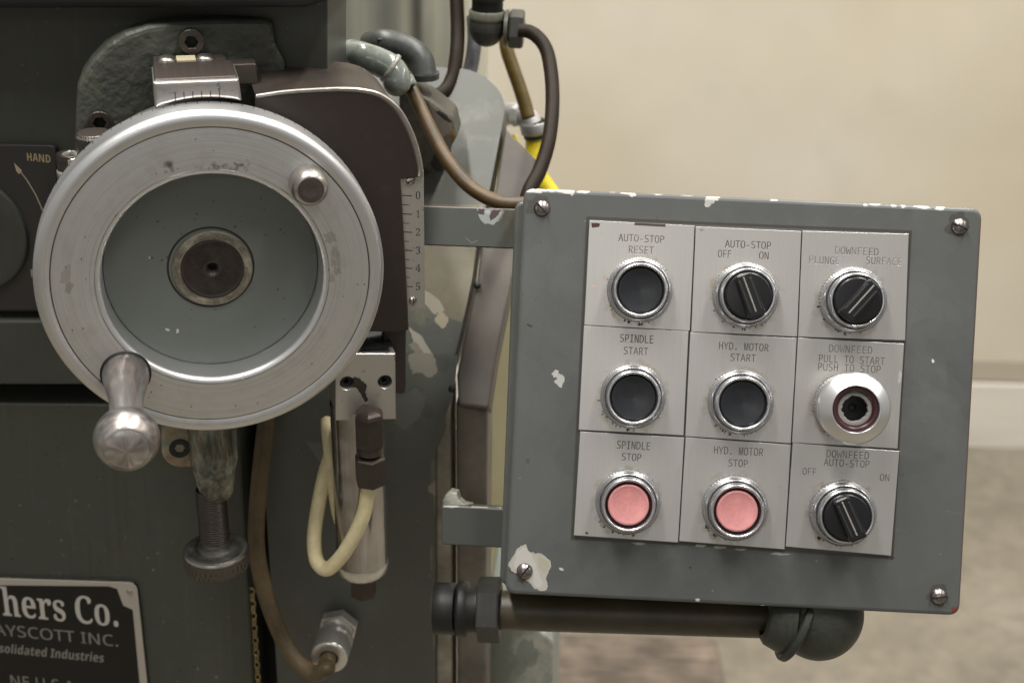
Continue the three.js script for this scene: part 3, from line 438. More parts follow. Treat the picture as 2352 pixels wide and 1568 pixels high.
// ================================================================ handwheel
{
  const t = thing('handwheel', 'large polished aluminium handwheel with ball crank handle and graduated rim', 'handwheel', W, [0, 0, -0.03]);
  const R = 0.0945;
  const faceTex = surface(W, 0, [60, 210, 900, 1020], 1024, '#dadada', 0.012, (g, m, k) => {
    const c0 = m(492, 643), km = k / 0.00025; for (let i = 0; i < 420; i++) { const r = (0.06 + 0.036 * rnd()) * km, a0 = rnd() * 6.28; g.strokeStyle = rnd() < 0.5 ? `rgba(80,76,70,${0.09 * rnd()})` : `rgba(255,255,255,${0.12 * rnd()})`; g.lineWidth = 0.6 + rnd() * 1.2; g.beginPath(); g.arc(c0[0], c0[1], r, a0, a0 + 0.5 + rnd() * 3); g.stroke(); }
    for (let i = 0; i < 260; i++) { const a = rnd() * 6.28, r = 255 + rnd() * 140; blot(g, m, 484 + r * Math.cos(a), 638 + r * 0.92 * Math.sin(a), 3 + rnd() * 16, 3 + rnd() * 16, `rgba(${rnd() < 0.5 ? '150,138,118' : '205,205,205'},${0.03 + 0.03 * rnd()})`); }
    for (let i = 0; i < 12; i++) blot(g, m, 386 + (rnd() - 0.5) * 18, 385 + (rnd() - 0.5) * 20, 3 + rnd() * 5, 3 + rnd() * 5, 'rgba(120,115,104,0.3)', rnd() * 3); for (let i = 0; i < 34; i++) blot(g, m, 445 + rnd() * 130, 377 + rnd() * 14 - (rnd() < 0.2 ? 10 : 0), 2 + rnd() * 5, 1.5 + rnd() * 3, `rgba(120,114,102,${0.15 + 0.3 * rnd()})`, rnd() * 3);
    for (const [x, y, a, b] of [[758, 545, 15, 13], [768, 578, 8, 12], [765, 600, 6, 12], [772, 622, 7, 9], [762, 640, 7, 10], [776, 600, 4, 26]]) { blot(g, m, x, y, a, b, 'rgba(160,158,154,0.4)', 0, 0.6); blot(g, m, x + 3, y + 2, a * 0.6, b * 0.5, 'rgba(190,188,184,0.5)', 0, 0.6); };
    blot(g, m, 157, 660, 8, 14, 'rgba(160,156,146,0.5)', 0.4); blot(g, m, 150, 630, 10, 22, 'rgba(165,158,142,0.35)', 0.3); blot(g, m, 270, 500, 8, 10, 'rgba(150,142,124,0.35)');
    for (let i = 0; i < 30; i++) { const a = rnd() * 6.28, r = 260 + rnd() * 100; blot(g, m, 480 + r * Math.cos(a), 631 + r * 0.92 * Math.sin(a), 1.5, 2.5, `rgba(90,85,78,${0.3 + 0.4 * rnd()})`); }
  });
  const fmBase = 0; const fm = std({ map: faceTex.map, metalness: 0.92, roughness: 0.42, bumpMap: rep(fineBump, 6), bumpScale: 0.00004 });
  // rim: face (flat, planar uv) and the turned sides
  const hole = 0.0597, face = lathe([[0.0625, 0.0], [0.0852, 0], [0.0854, -0.0012], [0.0860, -0.0012], [0.0862, 0], [0.09, 0]].reverse(), 128);
  { const pos = face.attributes.position, uv = face.attributes.uv; for (let i = 0; i < pos.count; i++) uv.setXY(i, pos.getX(i), pos.getY(i)); }
  const rim = part(t, 'rim', face, fm);
  part(rim, 'groove_band', lathe([[0.0854, -0.0010], [0.0860, -0.0010]].reverse(), 128), std({ color: '#4b423c', roughness: 0.7 }));  // dark band along the bottom of the groove
  part(t, 'rim_inner_wall', lathe([[hole - 0.0008, -0.032], [hole - 0.0006, -0.016], [hole, -0.004], ...arcBevel(0.0035).reverse().map(([c, s]) => [hole + 0.0035 - s + (0.0028 - 0.0028), -0.0035 + c]).sort((a, b) => a[0] - b[0]).map(([r, z]) => [r * 1, z]), [0.0627, 0]].reverse(), 128), M.aluRim);
  const o = []; for (let i = 0; i <= 8; i++) { const a = (i / 8) * Math.PI / 2; o.push([0.0898 + 0.0047 * Math.sin(a), -0.0047 + 0.0047 * Math.cos(a)]); }
  part(t, 'rim_outer_wall', lathe([[0.062, -0.022], [0.09, -0.022], [R, -0.0205], [R, -0.009], ...o.reverse()], 128), M.aluRim);
  const tick = []; const tg = new THREE.BoxGeometry(0.00035, 0.0001, 0.004);
  for (let i = 0; i < 100; i++) { const a = (i / 100) * Math.PI * 2 + 0.01; const len = i % 10 === 0 ? 1.5 : i % 5 === 0 ? 1.25 : 1; tick.push(new THREE.BoxGeometry(0.0004, 0.0002, 0.0035 * len).translate(0, R, -0.0205 + 0.00175 * len).rotateZ(a)); }
  const tk = part(t, 'graduation_lines', mergeGeometries(tick), M.print); tk.userData.kind = 'stuff';
  // painted web, hub
  const wz = -0.018, c0 = W.hit(484, 614, wz);
  const web = surface(W, wz, [220, 390, 740, 850], 1024, '#6a6f6b', 0.01, (g, m) => {
    for (let i = 0; i < 40; i++) blot(g, m, 300 + rnd() * 360, 450 + rnd() * 330, 1 + rnd() * 2, 1 + rnd() * 2, `rgba(30,30,26,${0.3 + 0.3 * rnd()})`);
    blot(g, m, 384, 757, 6, 2.5, '#c9c7b8', 0.3); blot(g, m, 407, 760, 3, 5, '#c9c7b8', 0.2); blot(g, m, 343, 592, 3, 3, '#b0aca8');
    const ring = (r, col, w) => { g.strokeStyle = col; g.lineWidth = w; const q = m(484, 614); const e2 = W.hit(484, 614, wz), f2 = m(484 + 10, 614), kk = Math.hypot(f2[0] - q[0], f2[1] - q[1]) / 10 / pxm(W, 484, 614, wz); g.beginPath(); g.ellipse(q[0], q[1], r * kk, r * kk, 0, 0, 7); g.stroke(); };
    ring(0.0246, 'rgba(24,22,18,0.85)', 9);
  });
  const wg = lathe([[0.0205, wz - 0.002], [0.021, wz], [0.0586, wz], [0.0589, wz - 0.004]].reverse(), 96);
  { const pos = wg.attributes.position, uv = wg.attributes.uv; for (let i = 0; i < pos.count; i++) uv.setXY(i, pos.getX(i), pos.getY(i)); }
  part(t, 'web', wg, std({ map: web.map, roughness: 0.4 }), 'grey green painted disc inside the rim');
  part(t, 'web_back', lathe([[0, wz - 0.006], [hole - 0.0002, wz - 0.0045]].reverse(), 64), M.black);
  part(t, 'hub_ring', lathe([[0.0163, wz - 0.004], [0.0165, wz + 0.0006], [0.0172, wz + 0.0014], [0.0212, wz + 0.0014], [0.0222, wz + 0.0006], [0.0224, wz - 0.001]].reverse(), 64), std({ map: rep(mottle('#7d786b', 0.6, [1.2, 1, 0.8], 5, 99), 3, 1), roughness: 0.45, metalness: 0.3 }));
  part(t, 'hub_shaft', lathe([[0.0017, wz - 0.008], [0.0017, wz - 0.002], [0.004, wz + 0.0006], [0.0055, wz + 0.0008], [0.0155, wz + 0.0006], [0.0162, wz + 0.0016], [0.0174, wz + 0.0017], [0.0178, wz + 0.0010]].reverse(), 48), std({ map: rep(mottle('#3f3936', 0.4, [1.3, 1, 0.7], 4, 100), 2), metalness: 0.5, roughness: 0.45 }));
  part(t, 'shaft_centre', lathe([[0, wz - 0.005], [0.002, wz - 0.005]].reverse(), 20), M.black);
  // balance plug, upper right of the face
  const k = W.hit(711, 430, 0.008), ku = pxm(W, 711, 430, 0.012);
  const plug = part(t, 'balance_plug', lathe([[30 * ku, 0.0132], [36 * ku, 0.0126], [41 * ku, 0.0105], [43.5 * ku, 0.007], [44 * ku, 0.0002]].reverse(), 56).translate(k.x, k.y, 0), M.steel, 'round worn steel plug on the rim face');
  part(plug, 'plug_face', lathe([[0, 0.0131], [20 * ku, 0.0133], [30.2 * ku, 0.0132]].reverse(), 40).translate(k.x, k.y, 0), std({ map: rep(mottle('#5e5450', 0.3, [1.3, 1, 0.9], 3, 151), 1), metalness: 0.6, roughness: 0.5 }));
  // crank handle
  const h = W.hit(288, 862, 0.002), hu = 0.000226, L = 0.0665;
  const prof = [[56 * 0.000228, 0], [55 * hu, 0.006], [51 * hu, 0.013], [45.5 * hu, 0.021], [41.5 * hu, 0.028], [39 * hu, 0.036], [38.5 * hu, 0.058]];
  const br = 0.0165, bz = 0.0765; for (let i = 0; i <= 16; i++) { const a = 2.55 - (i / 16) * 1.78; prof.push([br * Math.sin(a), bz + br * Math.cos(a) * 1.0]); }
  const er = br * Math.sin(0.77), ez = bz + br * Math.cos(0.77); prof.push([er - 0.0004, ez - 0.0003], [er - 0.0008, ez + 0.0002], [er * 0.7, ez + 0.0016], [er * 0.35, ez + 0.0026], [0, ez + 0.003]);
  const handle = part(t, 'crank_handle', lathe(prof.reverse(), 64).translate(h.x, h.y, 0), M.wornSteel, 'worn ball ended crank handle at the lower left');
  part(handle, 'handle_seat', lathe([[0.0125, 0.0008], [0.0136, 0.0006], [0.0139, -0.0004]].reverse(), 48).translate(h.x, h.y, 0.0003), M.black);
}

// ================================================================ air cylinder, its fitting and tube
{
  const w = -0.034, t = thing('air_cylinder', 'steel air cylinder with square head hanging right of the handwheel', 'air cylinder', W, W.hit(835, 1300, w));
  const bpt = W.pts(w, [[770, 812], [908, 812], [909, 963], [770, 966]]);
  const hd = [[bpt[0][0], bpt[0][1]], [bpt[1][0], bpt[1][1]], [bpt[2][0], bpt[2][1]], [bpt[3][0], bpt[3][1]]], dpt = 0.034;
  const h1 = W.hit(884, 877, w), h2 = W.hit(797, 880, w), u = pxm(W, 835, 900, w);
  const ht = surface(W, w, [760, 800, 920, 975], 512, '#c9c5be', 0.012, (g, m) => { for (let i = 0; i < 12; i++) blot(g, m, 770 + rnd() * 138, 815 + rnd() * 145, 1.5 + rnd() * 4, 1 + rnd() * 5, `rgba(110,90,60,${0.25 * rnd()})`); ragged(g, m, [[800, 872], [816, 866], [834, 876], [842, 884], [838, 900], [846, 920], [838, 926], [828, 904], [818, 890], [800, 890]], 'rgba(28,24,21,0.7)', 4); stroke(g, m, [[905, 816], [908, 830]], '#8d7a5d', 5); });
  part(t, 'cylinder_head', slab(hd, w - dpt, w, 0.0008, [circle(h1.x, h1.y, 16 * u, 24), circle(h2.x, h2.y, 16 * u, 24)]), std({ map: ht.map, metalness: 0.75, roughness: 0.36 }));
  for (const q of [h1, h2]) { part(t, 'bore_screw', slab(circle(q.x, q.y, 15 * u, 24), w - 0.01, w - 0.003, 0.0006, [hexPts(q.x, q.y, 6 * u)]), M.black); }
  const topY = bpt[0][1]; part(t, 'black_top', slab(W.pts(w, [[828, 813], [904, 813]]).map(([x]) => [x, 0]).concat(W.pts(w, [[904, 813], [828, 813]]).map(([x]) => [x, dpt - 0.004])), 0, 0.0006).rotateX(-Math.PI / 2).translate(0, topY + 0.0001, w - 0.002), std({ map: rep(mottle('#1a1b1a', 0.6, [1, 1, 1], 8, 101), 30), roughness: 0.12 }));  // glossy black sheet over part of the head top
  const ax = W.hit(834, 1130, w).x, az = w - 0.0155, yOf = (y) => W.hit(834, y, w - 0.004).y, r = 61 * pxm(W, 834, 1100, w);
  const ct = dataTex(512, 512, (a, b) => { const n = fbm(a * 60, b * 3, 2) * 0.14 + wrapN(a, b, 6, 103) * 0.16, k = 1 + n; const dark = a > 0.40 && a < 0.8 ? 1 : 1; const w0 = Math.max(0, 1 - Math.abs(a - 0.86) / 0.13) * Math.max(0, 0.35 + 1.3 * wrapN(a, b, 5, 107)) + 0.5 * Math.max(0, wrapN(a, b, 11, 109) - 0.3), q = 1 - 0.55 * Math.min(1, w0); return [190 * k * q, 187 * k * q * (1 - 0.06 * w0), 184 * k * q * (1 - 0.12 * w0)].map((c) => Math.max(0, Math.min(255, c))); });  // scattered stains, plus a brown band painting the dark reflection at the left
  part(t, 'barrel', latheY([[r, yOf(1308)], [r, yOf(940)]], 56).translate(ax, 0, az), std({ map: ct, metalness: 0.9, roughness: 0.17 }), 'steel barrel with stains and a painted dark left side');
  part(t, 'end_cap', latheY([[0.003, yOf(1334) - 0.0015], [r * 0.8, yOf(1334) - 0.001], [r * 0.98, yOf(1334) + 0.002], [r * 1.0, yOf(1318)], [r * 1.015, yOf(1314)], [r * 1.015, yOf(1309)], [r * 0.99, yOf(1307)], [r * 0.97, yOf(1305)]], 56).translate(ax, 0, az), M.galv);
  part(t, 'end_plug', slab(hexPts(0, 0, 33 * u, 0.2), 0, 0.022, 0.0008).rotateX(-Math.PI / 2).translate(ax, yOf(1385), az + 0.002), M.brownSteel);
  // hex elbow fitting
  const ez = w + 0.012, ex = W.hit(848, 980, ez).x, ey = (y) => W.hit(848, y, ez).y, eu = pxm(W, 848, 1000, ez);
  part(t, 'hex_elbow', mergeGeometries([slab(hexPts(0, 0, 35 * eu, 0.3), 0, 100 * eu, 0.0042).rotateX(-Math.PI / 2).translate(ex, ey(1030), ez), latheY([[27 * eu, ey(1040)], [27 * eu, ey(1020)]], 24).translate(ex, 0, ez).toNonIndexed(), new THREE.CylinderGeometry(20 * eu, 20 * eu, 0.016, 24).rotateX(Math.PI / 2).translate(ex, ey(965), ez - 0.012).toNonIndexed()]), M.brownSteel, 'dark hexagonal elbow fitting');
  part(t, 'hex_nut', slab(hexPts(0, 0, 38 * eu, 0.5), 0, 0.0195, 0.0016).rotateX(-Math.PI / 2).translate(ex, ey(1110), ez), M.brownSteel);
  // cream tube
  const t2 = thing('cream_air_tube', 'yellowed cream plastic air tube looping below the hexagonal elbow', 'tube', W, V(ex, ey(1112), ez));
  const q = (x, y, ww) => W.hit(x, y, ww);
  part(t2, 'tube', tube([V(ex, ey(1100), ez), q(846, 1124, ez), q(835, 1180, ez - 0.0005), q(810, 1236, ez - 0.002), q(778, 1284, ez - 0.006), q(748, 1307, ez - 0.012), q(728, 1290, ez - 0.02), q(721, 1240, ez - 0.028), q(731, 1160, ez - 0.036), q(748, 1080, ez - 0.042), q(775, 1000, ez - 0.05), q(800, 930, -0.062)], 19 * eu * 0.93, 140, 16), M.cream);
  const t3 = thing('cream_return_tube', 'straight piece of cream plastic tube rising from behind the cylinder to a hole', 'tube', W, q(752, 980, -0.075));
  const uu = pxm(W, 752, 1000, -0.06);
  part(t3, 'tube', tube([q(750, 968, -0.085), q(751, 985, -0.074), q(756, 1030, -0.066), q(764, 1100, -0.060), q(776, 1180, -0.054), q(800, 1250, -0.05)], 14.5 * uu, 60, 14), M.cream);
}

// ================================================================ lower hose and its gland
{
  const g0 = 0.0, a = B.hit(779, 1434, -0.006), t = thing('cable_gland', 'bright metal cable gland screwed into the lower right panel', 'cable gland', B, V(a.x, a.y, -0.006)), u = pxm(B, 779, 1434, 0);
  const hx = slab(hexPts(a.x, a.y, 46 * u, 0.3), -0.006, 0.003, 0.0012); part(t, 'hex_nut', hx, M.galv);
  part(t, 'gland_neck', lathe([[33 * u, 0.002], [33 * u, 0.009], [36 * u, 0.0095], [36 * u, 0.011]].reverse(), 40).translate(a.x, a.y, 0), M.galv);
  part(t, 'gland_body', lathe([[19 * u, 0.016], [19.5 * u, 0.0305], [21 * u, 0.032], [37 * u, 0.032], [40 * u, 0.031], [41 * u, 0.029], [41 * u, 0.018], [38 * u, 0.017], [38 * u, 0.014], [41 * u, 0.0135], [41 * u, 0.010]].reverse(), 48).translate(a.x, a.y, 0), M.galv);
  part(t, 'gland_seal', lathe([[0, 0.022], [19.6 * u, 0.022]].reverse(), 30).translate(a.x, a.y, 0), M.black);
  const h = thing('brown_hose', 'thick brown rubber hose running down beside the cylinder into the gland', 'hose', B, V(a.x, a.y, 0.03));
  const q = (x, y, w) => B.hit(x, y, w), P0 = [V(a.x, a.y, 0.018), V(a.x, a.y, 0.028), V(a.x - 0.001, a.y - 0.002, 0.038), q(750, 1534, 0.046), q(724, 1546, 0.043), q(688, 1524, 0.036), q(655, 1477, 0.028), q(624, 1408, 0.022), q(602, 1335, 0.018), q(589, 1262, 0.016), q(588, 1206, 0.015), q(594, 1120, 0.015), q(603, 1035, 0.015), q(611, 960, 0.012), q(612, 860, 0.006)];
  part(h, 'hose', tube(P0, 0.0058, 160, 18), M.hoseBrown);
}

// ================================================================ control box
const box0 = thing('control_box', 'grey painted control box with nine buttons and switches and chipped edges', 'control box', P, [0, 0, -0.05]);
{
  const t = box0, lid = [[1203, 431], [2259, 478], [2206, 1415], [1159, 1364]];
  const lp = rounded(P.pts(0, lid), 0.0068);
  const chips = (g, m, mask) => {
    const c = (col, alt) => (mask ? alt ?? '#5c5c5c' : col);
    if (!mask) { for (let i = 0; i < 90; i++) { const dk = rnd() < 0.65; blot(g, m, 1150 + rnd() * 1100, (dk ? 760 : 420) + rnd() * 640, 30 + rnd() * 90, 30 + rnd() * 120, dk ? 'rgba(28,28,26,0.035)' : 'rgba(170,176,176,0.025)', rnd() * 3, 0.25, 40); } for (let i = 0; i < 120; i++) { const x = 1180 + rnd() * 1050, y = 460 + rnd() * 900, a = rnd() * 3.1, l = 5 + rnd() * 40 * rnd(); stroke(g, m, [[x, y], [x + l * Math.cos(a), y + l * Math.sin(a)]], `rgba(${rnd() < 0.5 ? '150,152,150' : '40,40,38'},${0.1 + 0.2 * rnd()})`, 1 + rnd()); } // slight long streaks and grime
      for (let i = 0; i < 70; i++) stroke(g, m, [[1180 + rnd() * 1060, 460 + rnd() * 500], [1180 + rnd() * 1060, 700 + rnd() * 650]], `rgba(${rnd() < 0.5 ? '40,42,42' : '170,172,170'},${0.012})`, 14 + rnd() * 30);
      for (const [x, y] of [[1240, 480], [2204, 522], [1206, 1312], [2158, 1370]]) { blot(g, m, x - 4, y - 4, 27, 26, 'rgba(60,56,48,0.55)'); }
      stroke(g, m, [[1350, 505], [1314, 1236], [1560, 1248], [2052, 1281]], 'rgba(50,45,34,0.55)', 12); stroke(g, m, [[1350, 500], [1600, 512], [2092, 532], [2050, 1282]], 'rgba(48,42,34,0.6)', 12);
      stroke(g, m, [[2259, 488], [2251, 640], [2227, 1040], [2207, 1400]], '#6d3a34', 13); stroke(g, m, [[2252, 540], [2236, 820], [2216, 1200], [2204, 1390]], 'rgba(80,66,60,0.5)', 9); stroke(g, m, [[1600, 445], [2255, 474]], 'rgba(110,55,50,0.8)', 9); stroke(g, m, [[1260, 427], [1700, 448]], 'rgba(120,96,92,0.9)', 5);
      stroke(g, m, [[1430, 1383], [1800, 1400], [2204, 1421]], 'rgba(82,52,40,0.9)', 12); blot(g, m, 2200, 1408, 14, 16, '#6b3a30');
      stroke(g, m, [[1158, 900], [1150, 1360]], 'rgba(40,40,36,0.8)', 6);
    }
    for (const [x, y, a, b, r] of [[1222, 437, 22, 5, 0.1], [1243, 436, 14, 4, 0], [1268, 435, 10, 6, 0], [1293, 438, 20, 6, 0.1], [1312, 440, 8, 9, 0.2], [1340, 439, 14, 4, 0], [1408, 438, 8, 4, 0.1], [1440, 440, 14, 5, 0], [1452, 444, 9, 7, 0.4], [1512, 443, 12, 4, 0], [1580, 446, 20, 3, 0], [1640, 453, 16, 6, 0.1], [1630, 462, 11, 13, 0.6], [1780, 458, 9, 3, 0], [1990, 470, 6, 3, 0], [2012, 468, 12, 4, 0], [2054, 471, 6, 4, 0], [2076, 472, 6, 5, 0], [2118, 474, 20, 5, 0.1], [2160, 477, 12, 5, 0]]) blot(g, m, x, y, a, b, c('#b4b1ab'), r, 0.4);
    blot(g, m, 1278, 858, 9, 8, c('#b0aeaa'), 0, 0.5); blot(g, m, 1286, 873, 10, 12, c('#acaba7'), 0.4, 0.5);
    ragged(g, m, [[1167, 1295], [1178, 1278], [1186, 1262], [1200, 1252], [1209, 1250], [1214, 1264], [1228, 1270], [1246, 1272], [1262, 1284], [1266, 1300], [1258, 1318], [1254, 1330], [1258, 1345], [1255, 1356], [1240, 1356], [1226, 1350], [1216, 1336], [1206, 1330], [1190, 1318], [1174, 1312]], c('#a9a59c'));
    if (!mask) { ragged(g, m, [[1186, 1268], [1204, 1256], [1222, 1272], [1232, 1300], [1246, 1340], [1236, 1350], [1216, 1332], [1180, 1300]], '#b3b0aa'); ragged(g, m, [[1236, 1276], [1260, 1288], [1262, 1302], [1250, 1318], [1236, 1300]], '#a39e8e'); }
    blot(g, m, 1290, 1307, 6, 3, c('#b9b6ae'), 0.5); blot(g, m, 2144, 828, 3, 4, c('#d0cdc8')); blot(g, m, 1217, 748, 7, 2.5, c('#333230'), 0.5); blot(g, m, 1586, 1303, 3, 2, c('#25221f')); blot(g, m, 1603, 1378, 6, 4, c('#c9c6bc')); blot(g, m, 1752, 1391, 4, 2, c('#c9c6bc')); blot(g, m, 1212, 1060, 4, 7, c('#4a4c4a'));
    for (const [x, y] of [[1610, 1253], [1652, 1257], [1700, 1262], [1790, 1272], [1468, 1248]]) blot(g, m, x, y, 9 + rnd() * 12, 3, c('#8e9184'), 0.05);
    for (let i = 0; i < 60; i++) blot(g, m, 1190 + rnd() * 1040, 470 + rnd() * 900, 1 + rnd() * 1.6, 1 + rnd() * 2, c(`rgba(${rnd() < 0.6 ? '60,58,54' : '170,170,165'},0.5)`, '#787878'));
  };
  const tx = surface(P, 0, [1140, 410, 2280, 1440], 2048, '#555756', 0.012, (g, m) => chips(g, m, false), (g, m) => chips(g, m, true));
  part(t, 'lid', planar(slab(lp, -0.006, 0, 0.0024)), std({ map: tx.map, roughness: 0.4, bumpMap: tx.bump, bumpScale: 0.00035 }));
  const bodyPts = rounded(P.pts(-0.009, [[1183, 462], [2240, 488], [2190, 1392], [1148, 1342]]), 0.006);
  part(t, 'case', slab(bodyPts, -0.066, -0.0062, 0.002), M.paint);
  for (const [x, y, a] of [[1245, 478, -0.75], [2206, 520, -0.35], [1205, 1312, 0.95], [2158, 1370, 0.2]]) { const h = P.hit(x, y, 0.001); slotScrew(t, h.x, h.y, 0.0003, 0.0048, a, std({ map: rep(mottle('#8f8886', 0.4, [1.3, 1, 0.9], 4, 110 + x), 3), metalness: 1, roughness: 0.34 })); }
  // legend plates
  const pf = 0.0021, plates = [
    [[1354, 505.5], [1596, 518], [1585, 759.7], [1342, 746]], [[1598.5, 519.8], [1841.2, 530.8], [1831.6, 773], [1588, 761.5]], [[1843.8, 530], [2088.3, 537], [2080, 781.5], [1834, 773]],
    [[1341.2, 747.5], [1582, 760.6], [1570.5, 999.6], [1329, 986.7]], [[1586, 762.6], [1830.8, 776.5], [1817, 1018], [1574.5, 1001.4]], [[1833.4, 775.3], [2077.6, 789], [2062.3, 1030], [1819.8, 1016]],
    [[1332.8, 990.5], [1572, 1004.5], [1557.8, 1245.7], [1318, 1229.2]], [[1575.2, 1003.8], [1817, 1021], [1802.6, 1261.5], [1560.4, 1242.4]], [[1821.5, 1017], [2066.6, 1035.9], [2047.6, 1276.1], [1805.2, 1254.9]]];
  const words = [['AUTO-STOP', 1474, 548, 107, 17, 0.5], ['RESET', 1473, 574, 60, 17, 0.5], ['AUTO-STOP', 1719, 562, 107, 17, 0.15], ['OFF', 1665, 583, 32, 17, 0.3], ['ON', 1755.5, 587, 24, 17, 0.15], ['DOWNFEED', 1969, 577, 102, 17, 0.65], ['PLUNGE', 1894, 598, 72, 17, 0.75], ['SURFACE', 2031, 600, 84, 17, 0.75],
    ['SPINDLE', 1463, 778, 79, 18, 0.2], ['START', 1461, 806, 58, 17, 0.3], ['HYD. MOTOR', 1709, 796, 116, 17, 0.25], ['START', 1707.5, 821.5, 60, 17, 0.35], ['DOWNFEED', 1954.5, 802, 102, 17, 0.65], ['PULL TO START', 1957, 826, 154, 17, 0.4], ['PUSH TO STOP', 1951.6, 845.5, 147, 17, 0.4],
    ['SPINDLE', 1455.6, 1023, 79, 18, 0.3], ['STOP', 1451, 1050, 47, 17, 0.15], ['HYD. MOTOR', 1697, 1036, 115, 18, 0.4], ['STOP', 1696, 1064, 47, 17, 0.35], ['DOWNFEED', 1948, 1044, 100, 17, 0.45], ['AUTO-STOP', 1946, 1064, 107, 17, 0.4], ['OFF', 1860, 1082.5, 33, 16, 0.45], ['ON', 2033, 1096.5, 24, 16, 0.4]];
  const centres = [[1469, 666], [1712, 678], [1958, 689], [1453.5, 909], [1700.5, 922], [1944, 930], [1442, 1151], [1687.5, 1165], [1934.5, 1177]];
  const s0 = seed;
  const pt = surface(P, pf, [1310, 495, 2095, 1285], 2048, '#c6c3bf', 0, (g, m) => {
    const [ax, ay] = m(1310, 495), [bx, by] = m(2095, 1285);
    for (let i = 0; i < 4200; i++) { const x = ax + rnd() * (bx - ax), y = ay + rnd() * (by - ay), L = 30 + rnd() * 240; g.strokeStyle = rnd() < 0.5 ? `rgba(60,56,52,${0.05 * rnd()})` : `rgba(255,252,246,${0.07 * rnd()})`; g.lineWidth = 0.8 + rnd() * 1.8; g.beginPath(); g.moveTo(x, y); g.lineTo(x - L * 0.004, y + L); g.stroke(); }
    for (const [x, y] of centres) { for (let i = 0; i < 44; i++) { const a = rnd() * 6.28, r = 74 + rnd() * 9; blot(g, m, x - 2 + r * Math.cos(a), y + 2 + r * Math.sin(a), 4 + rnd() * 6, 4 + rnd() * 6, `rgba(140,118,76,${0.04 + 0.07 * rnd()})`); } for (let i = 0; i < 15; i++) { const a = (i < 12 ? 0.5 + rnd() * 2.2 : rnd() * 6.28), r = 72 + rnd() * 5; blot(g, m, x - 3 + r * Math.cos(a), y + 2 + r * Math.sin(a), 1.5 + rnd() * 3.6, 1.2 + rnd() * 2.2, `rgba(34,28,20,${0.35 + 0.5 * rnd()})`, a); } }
    for (let i = 0; i < 90; i++) { const x = 1330 + rnd() * 740, y = 520 + rnd() * 740, a = rnd() * 3, l = 4 + rnd() * 22; stroke(g, m, [[x, y], [x + l * Math.cos(a), y + l * Math.sin(a)]], `rgba(${rnd() < 0.5 ? '90,80,70' : '240,236,228'},${0.12 + 0.2 * rnd()})`, 1.2); }
    patch(g, m, [[1358, 512], [1372, 512], [1379, 514], [1376, 521], [1360, 523]], '#5d4743'); patch(g, m, [[1458, 511], [1529, 515], [1529, 521], [1457, 517]], '#5f5751'); patch(g, m, [[1605, 525], [1618, 527], [1612, 532]], '#b59a84'); blot(g, m, 2068, 866, 4, 14, '#e4e1dc', 0.1); blot(g, m, 1364, 656, 5, 3, '#d9c6b4'); blot(g, m, 1348, 1224, 4, 3, '#6d5a56');
    for (const [s, x, y, w, h, f] of words) { seed = Math.round(x * 7 + y * 131); text(g, m, s, x, y, w, h, 'rgba(250,248,244,0.4)', 'PX monospace', { dx: 2, dy: 2.2, fade: f }); for (const dx of [-0.7, 0.7]) { seed = Math.round(x * 7 + y * 131); text(g, m, s, x, y, w, h, 'rgba(70,63,56,0.62)', 'PX monospace', { fade: f, dx }); } }  // pale offset copy paints the lit edge of the stamped letters
  }, (g, m) => { for (const [s, x, y, w, h] of words) text(g, m, s, x, y, w, h, '#101010', 'PX monospace', {}); });
  const pm = std({ map: pt.map, bumpMap: pt.bump, bumpScale: 0.00012, metalness: 0.8, roughness: 0.37 });
  for (const q of plates) part(t, 'legend_plate', slab(P.pts(pf, q), 0.0002, pf, 0.00025), pm);

  // operators
  const teeth = (r, amp, n, z0, z1) => slab(circle(0, 0, r, n * 4, n, amp), z0, z1, 0.0006);
  const U = 0.00025, rIn = 0.0134;
  const operator = (i, name, label, h) => {                        // threaded bezel ring on its plate
    const [x, y] = centres[i], c = P.hit(x, y, 0.004);
    const g = mergeGeometries([teeth(0.0186, 0.00014, 60, pf, 0.0090)].map((q) => { return q; })).translate(c.x, c.y, 0);
    const o = part(t, name, g, M.knurlChrome, label);
    part(o, 'bezel', lathe([[rIn - 0.0002, 0.004], [rIn - 0.0002, h - 0.0006], [rIn + 0.0003, h + 0.0001], [rIn + 0.0009, h + 0.0005], [rIn + 0.0015, h + 0.0003], [rIn + 0.0021, h - 0.0006], [rIn + 0.0022, 0.0105], [rIn + 0.0027, 0.0105], [rIn + 0.0028, 0.0122], [rIn + 0.0034, 0.0125], [0.0174, 0.0112], [0.0181, 0.0094], [0.0183, 0.0084]].reverse(), 64).translate(c.x, c.y, 0), M.chrome);
    return [o, c];
  };
  const button = (i, label, mat, proud) => {
    const [o, c] = operator(i, 'push_button', label, 0.0192), h = 0.0172 + proud, r = mat === M.capPink ? 0.0117 : 0.0128;
    part(o, 'button_skirt', lathe([[0.0085, 0.012], [rIn, 0.0160], [rIn, 0.012]].reverse(), 48).translate(c.x, c.y, 0), M.black);
    part(o, 'button_cap', lathe([[0, h - 0.0016], [r * 0.4, h - 0.0013], [r * 0.75, h - 0.0006], [r * 0.9, h], [r * 0.965, h], [r, h - 0.0008], [r * 1.01, 0.012]].reverse(), 56).translate(c.x, c.y, 0), mat);
  };
